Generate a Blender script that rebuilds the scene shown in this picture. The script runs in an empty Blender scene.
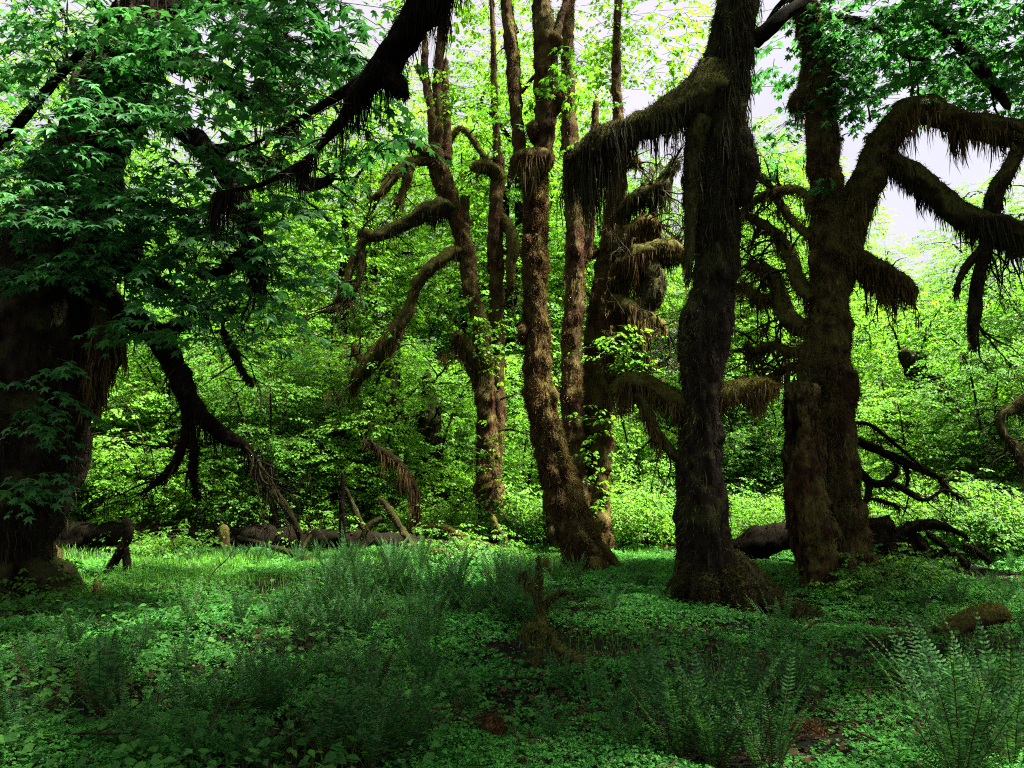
import bpy, math, random
import numpy as np
from mathutils import Vector

SC = bpy.context.scene
COL = SC.collection
R = math.radians
rng = np.random.default_rng(7)
random.seed(7)

# ------------------------------------------------------------------ camera, sky, sun, exposure
W_PX, H_PX, FPX, PITCH, CAM_Z = 1024, 768, 788.0, R(6.5), 1.6
cam_data = bpy.data.cameras.new('camera')
cam = bpy.data.objects.new('camera', cam_data)
COL.objects.link(cam)
cam.location = (0, 0, CAM_Z)
cam.rotation_euler = (R(90) + PITCH, 0, 0)
cam_data.sensor_width = 36.0
cam_data.lens = FPX / W_PX * 36.0
cam_data.clip_end = 2000
SC.camera = cam

SUN_VEC = Vector((0.46, -0.12, 0.88)).normalized()      # towards the sun: high, from the right
EL = math.asin(SUN_VEC.z)
AZ = math.atan2(SUN_VEC.x, SUN_VEC.y)
world = bpy.data.worlds.new('World')
SC.world = world
world.use_nodes = True
wn, wl = world.node_tree.nodes, world.node_tree.links
wn.clear()
sky = wn.new('ShaderNodeTexSky')
sky.sky_type = 'NISHITA'
sky.sun_disc = False
sky.sun_elevation = EL
sky.sun_rotation = AZ
sky.air_density = 1.0
sky.dust_density = 2.0
tc = wn.new('ShaderNodeTexCoord')
nz = wn.new('ShaderNodeTexNoise')
nz.inputs['Scale'].default_value = 3.0
nz.inputs['Detail'].default_value = 5.0
wl.new(tc.outputs['Generated'], nz.inputs['Vector'])
rmp = wn.new('ShaderNodeValToRGB')
rmp.color_ramp.elements[0].position = 0.30
rmp.color_ramp.elements[0].color = (0.88, 0.88, 0.88, 1)
rmp.color_ramp.elements[1].position = 0.62
rmp.color_ramp.elements[1].color = (1, 1, 1, 1)
wl.new(nz.outputs['Fac'], rmp.inputs['Fac'])
mx = wn.new('ShaderNodeMixRGB')
wl.new(rmp.outputs['Color'], mx.inputs['Fac'])
wl.new(sky.outputs['Color'], mx.inputs['Color1'])
nz2 = wn.new('ShaderNodeTexNoise')
nz2.inputs['Scale'].default_value = 5.0
nz2.inputs['Detail'].default_value = 6.0
wl.new(tc.outputs['Generated'], nz2.inputs['Vector'])
rm2 = wn.new('ShaderNodeValToRGB')
rm2.color_ramp.elements[0].position = 0.36
rm2.color_ramp.elements[0].color = (1.5, 1.43, 1.58, 1)
rm2.color_ramp.elements[1].position = 0.64
rm2.color_ramp.elements[1].color = (1.72, 1.62, 1.76, 1)
wl.new(nz2.outputs['Fac'], rm2.inputs['Fac'])
wl.new(rm2.outputs['Color'], mx.inputs['Color2'])  # overcast cloud
bg = wn.new('ShaderNodeBackground')
bg.inputs['Strength'].default_value = 0.055
wo = wn.new('ShaderNodeOutputWorld')
wl.new(mx.outputs['Color'], bg.inputs['Color'])
wl.new(bg.outputs['Background'], wo.inputs['Surface'])

sun_data = bpy.data.lights.new('sun', 'SUN')
sun_data.energy = 5.0
sun_data.angle = R(4)
sun_data.color = (1.0, 0.95, 0.84)
sun = bpy.data.objects.new('sun', sun_data)
COL.objects.link(sun)
sun.location = (0, -20, 60)
sun.rotation_euler = (-SUN_VEC).to_track_quat('-Z', 'Y').to_euler()

SC.view_settings.view_transform = 'Standard'
SC.view_settings.look = 'None'
SC.view_settings.exposure = 3.35
SC.view_settings.gamma = 1.0
SC.view_settings.use_curve_mapping = False
try:
    SC.cycles.max_bounces = 8
    SC.cycles.diffuse_bounces = 6
    SC.cycles.glossy_bounces = 2
    SC.cycles.transmission_bounces = 4
    SC.cycles.use_adaptive_sampling = False
    SC.cycles.use_denoising = False
    SC.cycles.filter_width = 1.1
    SC.cycles.sample_clamp_indirect = 2.0
except Exception:
    pass

# ------------------------------------------------------------------ maths helpers
CP, SP = math.cos(PITCH), math.sin(PITCH)


def P(px, py, d):
    """World point at forward distance d (metres) along the direction of a pixel."""
    a, b = (px - W_PX / 2) / FPX, (H_PX / 2 - py) / FPX
    y = CP - b * SP
    z = SP + b * CP
    t = d / y
    return np.array((a * t, d, CAM_Z + z * t))


def _hash(ix, iy, iz):
    h = (ix.astype(np.uint32) * np.uint32(374761393) + iy.astype(np.uint32) * np.uint32(668265263)
         + iz.astype(np.uint32) * np.uint32(2246822519))
    h = (h ^ (h >> np.uint32(13))) * np.uint32(1274126177)
    h = h ^ (h >> np.uint32(16))
    return h.astype(np.float64) / 4294967295.0


NROT = np.array(((0.36, 0.48, -0.8), (-0.8, 0.6, 0.0), (0.48, 0.64, 0.6)))


def vnoise(p):
    """Smooth value noise in [-1, 1] for an (n, 3) array."""
    p = np.asarray(p, float) @ NROT
    i = np.floor(p).astype(np.int64)
    f = p - i
    f = f * f * (3 - 2 * f)
    out = 0
    for dx in (0, 1):
        for dy in (0, 1):
            for dz in (0, 1):
                w = (f[:, 0] if dx else 1 - f[:, 0]) * (f[:, 1] if dy else 1 - f[:, 1]) * (f[:, 2] if dz else 1 - f[:, 2])
                out = out + w * _hash(i[:, 0] + dx, i[:, 1] + dy, i[:, 2] + dz)
    return out * 2 - 1


def fbm(p, octv=3):
    p = np.asarray(p, float)
    s, a, t = 0, 1.0, 0
    for k in range(octv):
        s = s + a * vnoise(p * (2 ** k) + 17.3 * k)
        t += a
        a *= 0.5
    return s / t


def gz(x, y):
    """Height of the forest floor."""
    x = np.atleast_1d(np.asarray(x, float))
    y = np.atleast_1d(np.asarray(y, float))
    z0 = np.zeros_like(x)
    h = 0.13 * fbm(np.stack([x * 0.35, y * 0.35, z0], 1), 2)
    near = np.clip((60 - np.abs(y)) / 20, 0, 1)
    h = h + near * 0.12 * fbm(np.stack([x * 1.5, y * 1.5, z0 + 5], 1), 3)
    h = h + 0.22 * np.clip((x - 3) / 8, 0, 1) * np.clip((y - 10) / 10, 0, 1)
    h = h - 0.13 * np.exp(-((x - 4.2) ** 2 + (y - 9.7) ** 2) / 1.6)
    bank = np.clip((y - 24) / 14, 0, 1)
    h = h + bank * np.clip((x - 2) / 10, 0, 1) * 1.6
    return h


def g1(x, y):
    return float(gz(x, y)[0])


def unit(v):
    v = np.asarray(v, float)
    return v / (np.linalg.norm(v, axis=-1, keepdims=True) + 1e-12)


# ------------------------------------------------------------------ mesh helpers
def make_mesh(name, V, faces, smooth=True, mats=(), midx=None):
    """faces: list of (n, k) integer arrays; midx: one material index per array."""
    me = bpy.data.meshes.new(name)
    faces = [np.asarray(f, np.int32) for f in faces if len(f)]
    V = np.asarray(V, np.float32)
    me.vertices.add(len(V))
    me.vertices.foreach_set('co', V.ravel())
    loops = np.concatenate([f.ravel() for f in faces])
    tot = np.concatenate([np.full(len(f), f.shape[1], np.int32) for f in faces])
    start = np.concatenate([[0], np.cumsum(tot)[:-1]]).astype(np.int32)
    me.loops.add(len(loops))
    me.loops.foreach_set('vertex_index', loops)
    me.polygons.add(len(tot))
    me.polygons.foreach_set('loop_start', start)
    me.polygons.foreach_set('loop_total', tot)
    for m in mats:
        me.materials.append(m)
    if midx is not None:
        me.polygons.foreach_set('material_index', np.concatenate([np.full(len(f), m, np.int32) for f, m in zip(faces, midx)]))
    me.update(calc_edges=True)
    me.polygons.foreach_set('use_smooth', np.full(len(tot), bool(smooth)))
    return me


class MB:
    """Collects vertices and faces of one mesh."""

    def __init__(self):
        self.V, self.F, self.M, self.n = [], [], [], 0

    def add(self, V, faces, m=0):
        V = np.asarray(V, float)
        for f in faces:
            if len(f):
                self.F.append(np.asarray(f) + self.n)
                self.M.append(m)
        self.V.append(V)
        self.n += len(V)

    def mesh(self, name, mats, smooth=True, origin=(0, 0, 0)):
        return make_mesh(name, np.concatenate(self.V) - np.asarray(origin), self.F, smooth, mats, self.M)


def link(name, me, parent=None, loc=(0, 0, 0)):
    o = bpy.data.objects.new(name, me)
    COL.objects.link(o)
    o.location = loc
    if parent is not None:
        o.parent = parent
    return o


def tag(o, label=None, cat=None, group=None, kind=None):
    if label:
        o['label'] = label
    if cat:
        o['category'] = cat
    if group:
        o['group'] = group
    if kind:
        o['kind'] = kind
    return o


def thing(name, label, cat, loc=(0, 0, 0), rz=0, group=None):
    o = bpy.data.objects.new(name, None)
    COL.objects.link(o)
    o.empty_display_size = 0.2
    o.location = loc
    o.rotation_euler = (0, 0, rz)
    return tag(o, label, cat, group)


def copy_tree(o, loc, rz=0, scale=1.0, label=None, group=None, src=None):
    c = o.copy()
    COL.objects.link(c)
    c.location = loc
    c.rotation_euler = (0, 0, rz)
    c.scale = (scale,) * 3 if np.isscalar(scale) else scale
    if label:
        c['label'] = label
    if group:
        c['group'] = group
    for ch in (src or KIDS[o.name]):
        k = ch.copy()
        COL.objects.link(k)
        k.parent = c
    return c


KIDS = {}

# ------------------------------------------------------------------ materials


def new_mat(name):
    m = bpy.data.materials.new(name)
    m.use_nodes = True
    n, l = m.node_tree.nodes, m.node_tree.links
    n.clear()
    out = n.new('ShaderNodeOutputMaterial')
    return m, n, l, out


def ramp(n, stops):
    r = n.new('ShaderNodeValToRGB')
    e = r.color_ramp.elements
    while len(e) < len(stops):
        e.new(0.5)
    for i, (p, c) in enumerate(stops):
        e[i].position = p
        e[i].color = (*c, 1)
    return r


def noise(n, l, scale, detail=4, vec=None, rough=0.55):
    t = n.new('ShaderNodeTexNoise')
    t.inputs['Scale'].default_value = scale
    t.inputs['Detail'].default_value = detail
    t.inputs['Roughness'].default_value = rough
    if vec is not None:
        l.new(vec, t.inputs['Vector'])
    return t


def mat_leaf(name, c_dark, c_mid, c_light, trans=0.45, t_mul=(1.25, 1.15, 0.6), rough=0.5, spec=0.3, patch=0.45, var=0.62):
    """Leaf: two-sided blade with its own tint per leaf, letting light through."""
    m, n, l, out = new_mat(name)
    geo = n.new('ShaderNodeNewGeometry')
    ob = n.new('ShaderNodeObjectInfo')
    nt = noise(n, l, patch, 2, geo.outputs['Position'])
    a = n.new('ShaderNodeMath')
    a.operation = 'MULTIPLY_ADD'
    a.inputs[1].default_value = var
    l.new(geo.outputs['Random Per Island'], a.inputs[0])
    b = n.new('ShaderNodeMath')
    b.operation = 'MULTIPLY_ADD'
    b.inputs[1].default_value = 1.1
    b.inputs[2].default_value = -0.32
    l.new(nt.outputs['Fac'], b.inputs[0])
    l.new(b.outputs[0], a.inputs[2])
    rp = ramp(n, [(0.05, c_dark), (0.5, c_mid), (1.0, c_light)])
    l.new(a.outputs[0], rp.inputs['Fac'])
    pr = n.new('ShaderNodeBsdfPrincipled')
    pr.inputs['Roughness'].default_value = rough
    pr.inputs['Specular IOR Level'].default_value = spec
    l.new(rp.outputs['Color'], pr.inputs['Base Color'])
    mul = n.new('ShaderNodeMixRGB')
    mul.blend_type = 'MULTIPLY'
    mul.inputs['Fac'].default_value = 1
    l.new(rp.outputs['Color'], mul.inputs['Color1'])
    mul.inputs['Color2'].default_value = (*t_mul, 1)
    tr = n.new('ShaderNodeBsdfTranslucent')
    l.new(mul.outputs['Color'], tr.inputs['Color'])
    mix = n.new('ShaderNodeMixShader')
    mix.inputs['Fac'].default_value = trans
    l.new(pr.outputs[0], mix.inputs[1])
    l.new(tr.outputs[0], mix.inputs[2])
    l.new(mix.outputs[0], out.inputs['Surface'])
    return m


def mat_bark(name, dark, mid, moss, moss_amt=0.5, scale=2.2, bump=0.6, stretch=0.35, up=0.45):
    """Mossy bark: cracked bark between patches of moss, thicker where a surface faces the sky."""
    m, n, l, out = new_mat(name)
    geo = n.new('ShaderNodeNewGeometry')
    mp = n.new('ShaderNodeMapping')
    mp.inputs['Scale'].default_value = (1, 1, stretch)
    l.new(geo.outputs['Position'], mp.inputs['Vector'])
    n1 = noise(n, l, scale * 5, 6, mp.outputs[0], 0.65)
    n2 = noise(n, l, scale, 4, geo.outputs['Position'])
    n3 = noise(n, l, 38, 3, mp.outputs[0], 0.7)
    r1 = ramp(n, [(0.34, dark), (0.52, mid), (0.75, tuple(1.5 * c for c in mid))])
    l.new(n1.outputs['Fac'], r1.inputs['Fac'])
    r3 = ramp(n, [(0.25, tuple(0.35 * c for c in moss)), (0.55, moss), (0.8, tuple(1.7 * c for c in moss))])
    l.new(n3.outputs['Fac'], r3.inputs['Fac'])
    sx = n.new('ShaderNodeSeparateXYZ')
    l.new(geo.outputs['Normal'], sx.inputs[0])
    k = n.new('ShaderNodeMath')
    k.operation = 'MULTIPLY_ADD'
    k.inputs[1].default_value = up
    l.new(sx.outputs['Z'], k.inputs[0])
    l.new(n2.outputs['Fac'], k.inputs[2])
    r2 = ramp(n, [(0.62 - 0.4 * moss_amt, (0, 0, 0)), (0.80 - 0.4 * moss_amt, (1, 1, 1))])
    l.new(k.outputs[0], r2.inputs['Fac'])
    mx = n.new('ShaderNodeMixRGB')
    l.new(r2.outputs['Color'], mx.inputs['Fac'])
    l.new(r1.outputs['Color'], mx.inputs['Color1'])
    l.new(r3.outputs['Color'], mx.inputs['Color2'])
    pr = n.new('ShaderNodeBsdfPrincipled')
    pr.inputs['Roughness'].default_value = 0.9
    pr.inputs['Specular IOR Level'].default_value = 0.04
    l.new(mx.outputs['Color'], pr.inputs['Base Color'])
    add = n.new('ShaderNodeMath')
    add.operation = 'ADD'
    l.new(n1.outputs['Fac'], add.inputs[0])
    l.new(n3.outputs['Fac'], add.inputs[1])
    bp = n.new('ShaderNodeBump')
    bp.inputs['Strength'].default_value = bump
    bp.inputs['Distance'].default_value = 0.04
    l.new(add.outputs[0], bp.inputs['Height'])
    l.new(bp.outputs[0], pr.inputs['Normal'])
    l.new(pr.outputs[0], out.inputs['Surface'])
    return m


def mat_ground():
    m, n, l, out = new_mat('forest_floor')
    geo = n.new('ShaderNodeNewGeometry')
    n1 = noise(n, l, 1.1, 5, geo.outputs['Position'])
    n2 = noise(n, l, 22, 5, geo.outputs['Position'], 0.7)
    r1 = ramp(n, [(0.38, (0.005, 0.004, 0.003)), (0.54, (0.007, 0.008, 0.004)), (0.68, (0.010, 0.024, 0.008))])
    r2 = ramp(n, [(0.3, (0.3, 0.3, 0.3)), (0.7, (1.3, 1.3, 1.3))])
    l.new(n1.outputs['Fac'], r1.inputs['Fac'])
    l.new(n2.outputs['Fac'], r2.inputs['Fac'])
    mx = n.new('ShaderNodeMixRGB')
    mx.blend_type = 'MULTIPLY'
    mx.inputs['Fac'].default_value = 1
    l.new(r1.outputs['Color'], mx.inputs['Color1'])
    l.new(r2.outputs['Color'], mx.inputs['Color2'])
    pr = n.new('ShaderNodeBsdfPrincipled')
    pr.inputs['Roughness'].default_value = 0.95
    pr.inputs['Specular IOR Level'].default_value = 0.1
    l.new(mx.outputs['Color'], pr.inputs['Base Color'])
    bp = n.new('ShaderNodeBump')
    bp.inputs['Strength'].default_value = 0.8
    bp.inputs['Distance'].default_value = 0.05
    l.new(n2.outputs['Fac'], bp.inputs['Height'])
    l.new(bp.outputs[0], pr.inputs['Normal'])
    l.new(pr.outputs[0], out.inputs['Surface'])
    return m


M = {}
M['ground'] = mat_ground()
M['bark_dark'] = mat_bark('bark_dark', (0.004, 0.003, 0.002), (0.017, 0.012, 0.009), (0.032, 0.032, 0.012), 0.28, bump=1.0)
M['bark_red'] = mat_bark('bark_red', (0.004, 0.002, 0.002), (0.046, 0.022, 0.012), (0.074, 0.060, 0.018), 0.5, bump=1.0)
M['bark_brown'] = mat_bark('bark_brown', (0.010, 0.006, 0.004), (0.034, 0.020, 0.012), (0.064, 0.056, 0.017), 0.55, bump=.9)
M['limb_moss'] = mat_bark('limb_moss', (0.008, 0.006, 0.003), (0.030, 0.022, 0.010), (0.062, 0.060, 0.014), 0.75)
M['limb_moss_dark'] = mat_bark('limb_moss_dark', (0.005, 0.004, 0.003), (0.024, 0.017, 0.009), (0.058, 0.056, 0.016), 0.65)
M['bark_shaded'] = mat_bark('bark_shaded', (0.0015, 0.001, 0.001), (0.004, 0.003, 0.002), (0.009, 0.007, 0.004), 0.5)  # near-black base colour stands in for shade on the log and limbs
M['dead_wood'] = mat_bark('dead_wood', (0.008, 0.006, 0.004), (0.034, 0.024, 0.016), (0.026, 0.026, 0.009), 0.45)
M['yellow_moss'] = mat_bark('yellow_moss', (0.010, 0.007, 0.003), (0.03, 0.022, 0.008), (0.055, 0.050, 0.010), 0.7)
M['red_moss'] = mat_bark('red_moss', (0.014, 0.006, 0.003), (0.06, 0.03, 0.012), (0.10, 0.055, 0.02), 0.7)
M['moss_dark'] = mat_leaf('moss_dark', (0.005, 0.004, 0.003), (0.022, 0.020, 0.011), (0.070, 0.070, 0.032), 0.25, (1.3, 1.1, 0.7), 0.9, 0.05, 1.3)
M['moss_black'] = mat_leaf('moss_black', (0.002, 0.0015, 0.001), (0.006, 0.005, 0.003), (0.018, 0.014, 0.007), 0.2, (1.2, 1.1, 0.7), 0.9, 0.05, 1.3)  # near-black moss: shade put into the colour on logs, mottling on trunks
M['moss_brown'] = mat_leaf('moss_brown', (0.014, 0.009, 0.004), (0.070, 0.046, 0.019), (0.160, 0.130, 0.042), 0.3, (1.4, 1.1, 0.6), 0.9, 0.05, 1.3)
M['moss_red'] = mat_leaf('moss_red', (0.010, 0.005, 0.003), (0.062, 0.032, 0.015), (0.140, 0.100, 0.036), 0.25, (1.4, 1.0, 0.6), 0.9, 0.05, 1.1)
M['moss_green'] = mat_leaf('moss_green', (0.012, 0.014, 0.005), (0.060, 0.066, 0.018), (0.130, 0.135, 0.036), 0.3, (1.2, 1.1, 0.6), 0.9, 0.05, 1.5)
M['moss_gold'] = mat_leaf('moss_gold', (0.020, 0.015, 0.005), (0.075, 0.062, 0.014), (0.130, 0.120, 0.024), 0.3, (1.3, 1.1, 0.6), 0.9, 0.05, 1.5)
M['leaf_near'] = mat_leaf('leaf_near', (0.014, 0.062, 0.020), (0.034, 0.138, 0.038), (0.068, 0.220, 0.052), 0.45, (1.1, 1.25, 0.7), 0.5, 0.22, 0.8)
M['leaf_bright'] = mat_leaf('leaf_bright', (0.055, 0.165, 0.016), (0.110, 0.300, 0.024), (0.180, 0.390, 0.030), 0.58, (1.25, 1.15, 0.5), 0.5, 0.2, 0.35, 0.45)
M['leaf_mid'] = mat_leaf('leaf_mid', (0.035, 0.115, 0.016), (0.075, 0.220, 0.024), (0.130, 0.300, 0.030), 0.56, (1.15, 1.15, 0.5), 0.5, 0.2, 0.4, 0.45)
M['needle'] = mat_leaf('needle', (0.008, 0.022, 0.010), (0.014, 0.036, 0.016), (0.024, 0.055, 0.020), 0.2, (1, 1, 0.7), 0.6, 0.2, 0.7)
M['fern'] = mat_leaf('fern', (0.004, 0.018, 0.007), (0.020, 0.080, 0.024), (0.072, 0.205, 0.060), 0.35, (1.2, 1.2, 0.6), 0.65, 0.04, 0.9, 0.8)
M['fern_stem'] = mat_bark('fern_stem', (0.03, 0.018, 0.008), (0.06, 0.035, 0.016), (0.05, 0.06, 0.018), 0.2)
M['clover'] = mat_leaf('clover', (0.006, 0.030, 0.009), (0.032, 0.150, 0.032), (0.095, 0.320, 0.056), 0.40, (1.15, 1.2, 0.6), 0.7, 0.03, 0.7, 0.95)
M['herb'] = mat_leaf('herb', (0.010, 0.042, 0.012), (0.038, 0.135, 0.026), (0.075, 0.220, 0.036), 0.38, (1.1, 1.2, 0.7), 0.55, 0.10, 0.9, 0.8)
M['grass'] = mat_leaf('grass', (0.040, 0.130, 0.014), (0.075, 0.240, 0.022), (0.130, 0.320, 0.026), 0.45, (1.2, 1.2, 0.6), 0.5, 0.25, 0.6)
M['litter'] = mat_leaf('litter', (0.012, 0.007, 0.004), (0.035, 0.020, 0.011), (0.075, 0.045, 0.024), 0.1, (1, 1, 1), 0.9, 0.1, 2.0)

# ------------------------------------------------------------------ branches, moss


def spline(pts, step):
    """Catmull-Rom through (x, y, z, r) control points, resampled at about `step` metres."""
    p = np.asarray(pts, float)
    q = np.vstack([2 * p[0] - p[1], p, 2 * p[-1] - p[-2]])
    out = []
    for i in range(1, len(q) - 2):
        n = max(2, int(np.linalg.norm(q[i + 1, :3] - q[i, :3]) / step))
        t = np.linspace(0, 1, n, endpoint=False)[:, None]
        a, b, c, d = q[i - 1], q[i], q[i + 1], q[i + 2]
        out.append(0.5 * ((2 * b) + (c - a) * t + (2 * a - 5 * b + 4 * c - d) * t ** 2 + (3 * b - a - 3 * c + d) * t ** 3))
    out.append(p[-1:])
    s = np.vstack(out)
    s[:, 3] = np.maximum(s[:, 3], 0.004)
    return s


def tube(pts, step=0.06, nseg=16, lump=0.22, lfreq=2.6, ridge=0.06, knob=0.0, flutes=0.10, flare=0.0, flare_h=0.6, lobes=5, seed=0.0, round_end=True):
    """A gnarled limb. Returns V, [quads, tris], vertex normals, vertex radii."""
    s = spline(pts, step)
    n = len(s)
    c = s[:, :3]
    t = unit(np.gradient(c, axis=0))
    u = np.zeros_like(c)
    ref = np.array((1.0, 0.13, 0.07)) if abs(t[0][2]) > 0.7 else np.array((0.0, 0.1, 1.0))
    v = ref - t[0] * np.dot(ref, t[0])
    u[0] = unit(v)
    for i in range(1, n):
        v = u[i - 1] - t[i] * np.dot(u[i - 1], t[i])
        u[i] = unit(v)
    w = np.cross(t, u)
    r = s[:, 3].copy()
    if round_end:
        dist = np.linalg.norm(c - c[-1], axis=1)
        k = np.clip(dist / np.maximum(r * 0.9, 1e-3), 0, 1)
        r = r * np.sqrt(np.clip(1 - (1 - k) ** 2, 0.03, 1))
    th = np.linspace(0, 2 * math.pi, nseg, endpoint=False)
    N = u[:, None, :] * np.cos(th)[None, :, None] + w[:, None, :] * np.sin(th)[None, :, None]
    rr = r[:, None] * np.ones_like(th)[None]
    if flare:
        h = c[:, 2] - c[0, 2]
        e = np.exp(-np.clip(h, 0, 9) / flare_h)
        lob = 0.45 + 0.55 * np.cos(lobes * th[None] + seed * 3 + 1.5 * np.sin(2 * th[None] + seed)) + 0.35 * np.sin(3 * th[None] + seed * 5)
        rr = rr * (1 + flare * e[:, None] * np.clip(lob, -0.25, 2))
    base = c[:, None, :] + N * rr[..., None]
    B = base.reshape(-1, 3)
    C = np.repeat(c, nseg, axis=0)
    Rr = np.repeat(s[:, 3], nseg)
    NV = N.reshape(-1, 3)
    big = fbm(B * lfreq + NV * 1.1 + seed * 13.7, 3)
    fine = vnoise(B * np.array((16, 16, 3.2)) + seed) if abs(t[n // 2][2]) > 0.6 else vnoise(B * 12.0 + seed)
    fine2 = vnoise(B * 27.0 + seed)
    flute = vnoise(B * np.array((5.5, 5.5, 0.55)) + 31 + seed) if abs(t[n // 2][2]) > 0.6 else 0.0
    disp = Rr * (lump * big + ridge * fine + flutes * flute) + np.minimum(Rr * 0.12, 0.012) * fine2
    if knob:
        k = vnoise(B * (lfreq * 1.5) + NV * 1.3 + 40 + seed)
        k2 = vnoise(B * 9.0 + NV + 70 + seed)
        disp += Rr * knob * np.clip(k - 0.1, 0, 1) * 1.1 + np.minimum(Rr * .3, .022) * np.clip(k2, -.2, 1)
    fade = np.repeat(r / np.maximum(s[:, 3], 1e-4), nseg)
    V = B + N.reshape(-1, 3) * (disp * fade)[:, None]
    i = np.arange(n - 1)[:, None] * nseg
    j = np.arange(nseg)[None]
    j2 = (j + 1) % nseg
    quads = np.stack([i + j, i + j2, i + nseg + j2, i + nseg + j], -1).reshape(-1, 4)
    V = np.vstack([V, c[:1], c[-1:]])
    a, b = n * nseg, n * nseg + 1
    jj = np.arange(nseg)
    caps = np.vstack([np.stack([np.full(nseg, a), (jj + 1) % nseg, jj], 1),
                      np.stack([np.full(nseg, b), (n - 1) * nseg + jj, (n - 1) * nseg + (jj + 1) % nseg], 1)])
    return V, [quads, caps], N.reshape(-1, 3), Rr


def px_path(pts, dd=0.0):
    """(px, py, depth, radius in px) control points to metres."""
    out = []
    for (x, y, d, r) in pts:
        p = P(x, y, d)
        out.append((*p, r * d / FPX))
    return out


def fuzz(mb, V, N, Rr, n, length=(0.03, 0.08), width=0.006, down=0.7, m=0, off=5.5, base=.13):
    """Short blades of moss standing off a branch."""
    k = len(N)
    wgt = np.maximum(Rr, 0.01) * (base + np.clip(fbm(V[:k] * 3.1 + off, 2) + 0.12, 0, 1) ** 1.3 + .25 * np.clip(N[:, 2], 0, 1))
    idx = rng.choice(k, n, p=wgt / wgt.sum())
    p = V[:k][idx] + rng.normal(0, 0.012, (n, 3))
    d = unit(N[idx] * 0.8 + np.array((0, 0, -down)) + rng.normal(0, 0.45, (n, 3)))
    L = rng.uniform(*length, n)[:, None]
    side = unit(np.cross(d, rng.normal(0, 1, (n, 3)))) * (width * rng.uniform(0.6, 1.4, n))[:, None]
    p = p - N[idx] * 0.012
    T = p + d * L
    Vn = np.stack([p - side, p + side, T], 1).reshape(-1, 3)
    mb.add(Vn, [np.arange(3 * n).reshape(-1, 3)], m)


def strands(mb, V, N, n, length=(0.1, 0.4), width=0.010, clump=2.5, under=0.35, m=0, seed=0.0):
    """Moss that hangs from the underside of a limb, in uneven curtains."""
    k = len(N)
    ok = np.where(N[:, 2] < under)[0]
    if len(ok) == 0:
        return
    n = max(1, int(n * 0.62))
    cw = np.clip(vnoise(V[:k][ok] * np.array((clump, clump, 0.5)) + seed) * .65 + .45, 0, 1)
    cw = (0.04 + cw ** 2.2) * (0.3 + np.clip(vnoise(V[:k][ok] * np.array((9, 9, .8)) + 3) * .8 + .3, 0, 1))
    idx = rng.choice(ok, n, p=cw / cw.sum())
    p0 = V[:k][idx] + rng.normal(0, 0.012, (n, 3))
    c = vnoise(p0 * np.array((clump, clump, 0.4)) + seed) * 0.5 + 0.5
    c2 = vnoise(p0 * np.array((clump * 4, clump * 4, 0.4)) + seed + 9) * 0.5 + 0.5
    L = (length[0] + (length[1] - length[0]) * np.clip(2.0 * c ** 1.8 * (0.12 + 1.5 * c2 ** 1.8), 0, 1.25)) * rng.uniform(0.25, 1.0, n)
    width = width * 0.8
    a = rng.uniform(0, math.pi, n)
    side = np.stack([np.cos(a), np.sin(a), np.zeros(n)], 1) * (width * rng.uniform(0.5, 1.5, n))[:, None]
    sw = rng.normal(0, 0.09, (n, 3))
    sw[:, 2] = 0
    cell = rng.uniform(.05, .11)
    jit = p0 + np.stack([vnoise(p0 * 11 + 1), vnoise(p0 * 11 + 7), np.zeros(n)], 1) * cell * .6
    pull = (np.round(jit / cell) * cell - p0) * rng.uniform(.2, 1.0, n)[:, None]
    pull[:, 2] = 0
    wav = np.stack([vnoise(p0 * 6 + 60), vnoise(p0 * 6 + 90), np.zeros(n)], 1) * .10
    out = N[idx].copy()
    out[:, 2] = 0
    dn = np.array((0, 0, -1.0))
    p1 = p0 + dn * (L * 0.4)[:, None] + (out * 0.05 + sw * 0.25 + wav) * L[:, None] * 1.2 + pull * .35
    p2 = p0 + dn * (L * 0.75)[:, None] + (out * 0.05 + sw * 0.6 + wav * .6) * L[:, None] + pull * .75
    p3 = p0 + dn * L[:, None] + (sw - wav * .3) * L[:, None] + pull
    Vn = np.stack([p0 - side, p0 + side, p1 - side * 0.9, p1 + side * 0.9, p2 - side * 0.55, p2 + side * 0.55, p3], 1).reshape(-1, 3)
    o = (np.arange(n) * 7)[:, None]
    q = np.concatenate([o + np.array([[0, 1, 3, 2]]), o + np.array([[2, 3, 5, 4]])])
    t = o + np.array([[4, 5, 6]])
    mb.add(Vn, [q, t], m)


def twig_paths(p, d, L, r, depth, rnd, curl=0.5, sag=0.15, out=None, kids=(2, 4)):
    """Crooked twigs, branching; returns polylines of (x, y, z, r)."""
    if out is None:
        out = []
    n = max(4, int(L / 0.12))
    pts = [(*p, r)]
    d = unit(d)
    q = np.array(p, float)
    st = L / n
    nodes = []
    for i in range(n):
        d = unit(d + rnd.normal(0, curl * 0.42, 3) + np.array((0, 0, -sag * 0.35)))
        q = q + d * st
        rr = r * (1 - 0.8 * (i + 1) / n)
        pts.append((*q, max(rr, 0.004)))
        nodes.append((q.copy(), d.copy(), rr))
    out.append(pts)
    if depth > 0:
        for _ in range(rnd.integers(*kids) if kids[1] > kids[0] else kids[0]):
            q, dd, rr = nodes[rnd.integers(max(1, n // 5), n)]
            nd = unit(dd + rnd.normal(0, 0.75, 3))
            twig_paths(q, nd, L * rnd.uniform(0.35, 0.65), rr * 0.7, depth - 1, rnd, curl, sag, out, kids)
    return out


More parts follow.
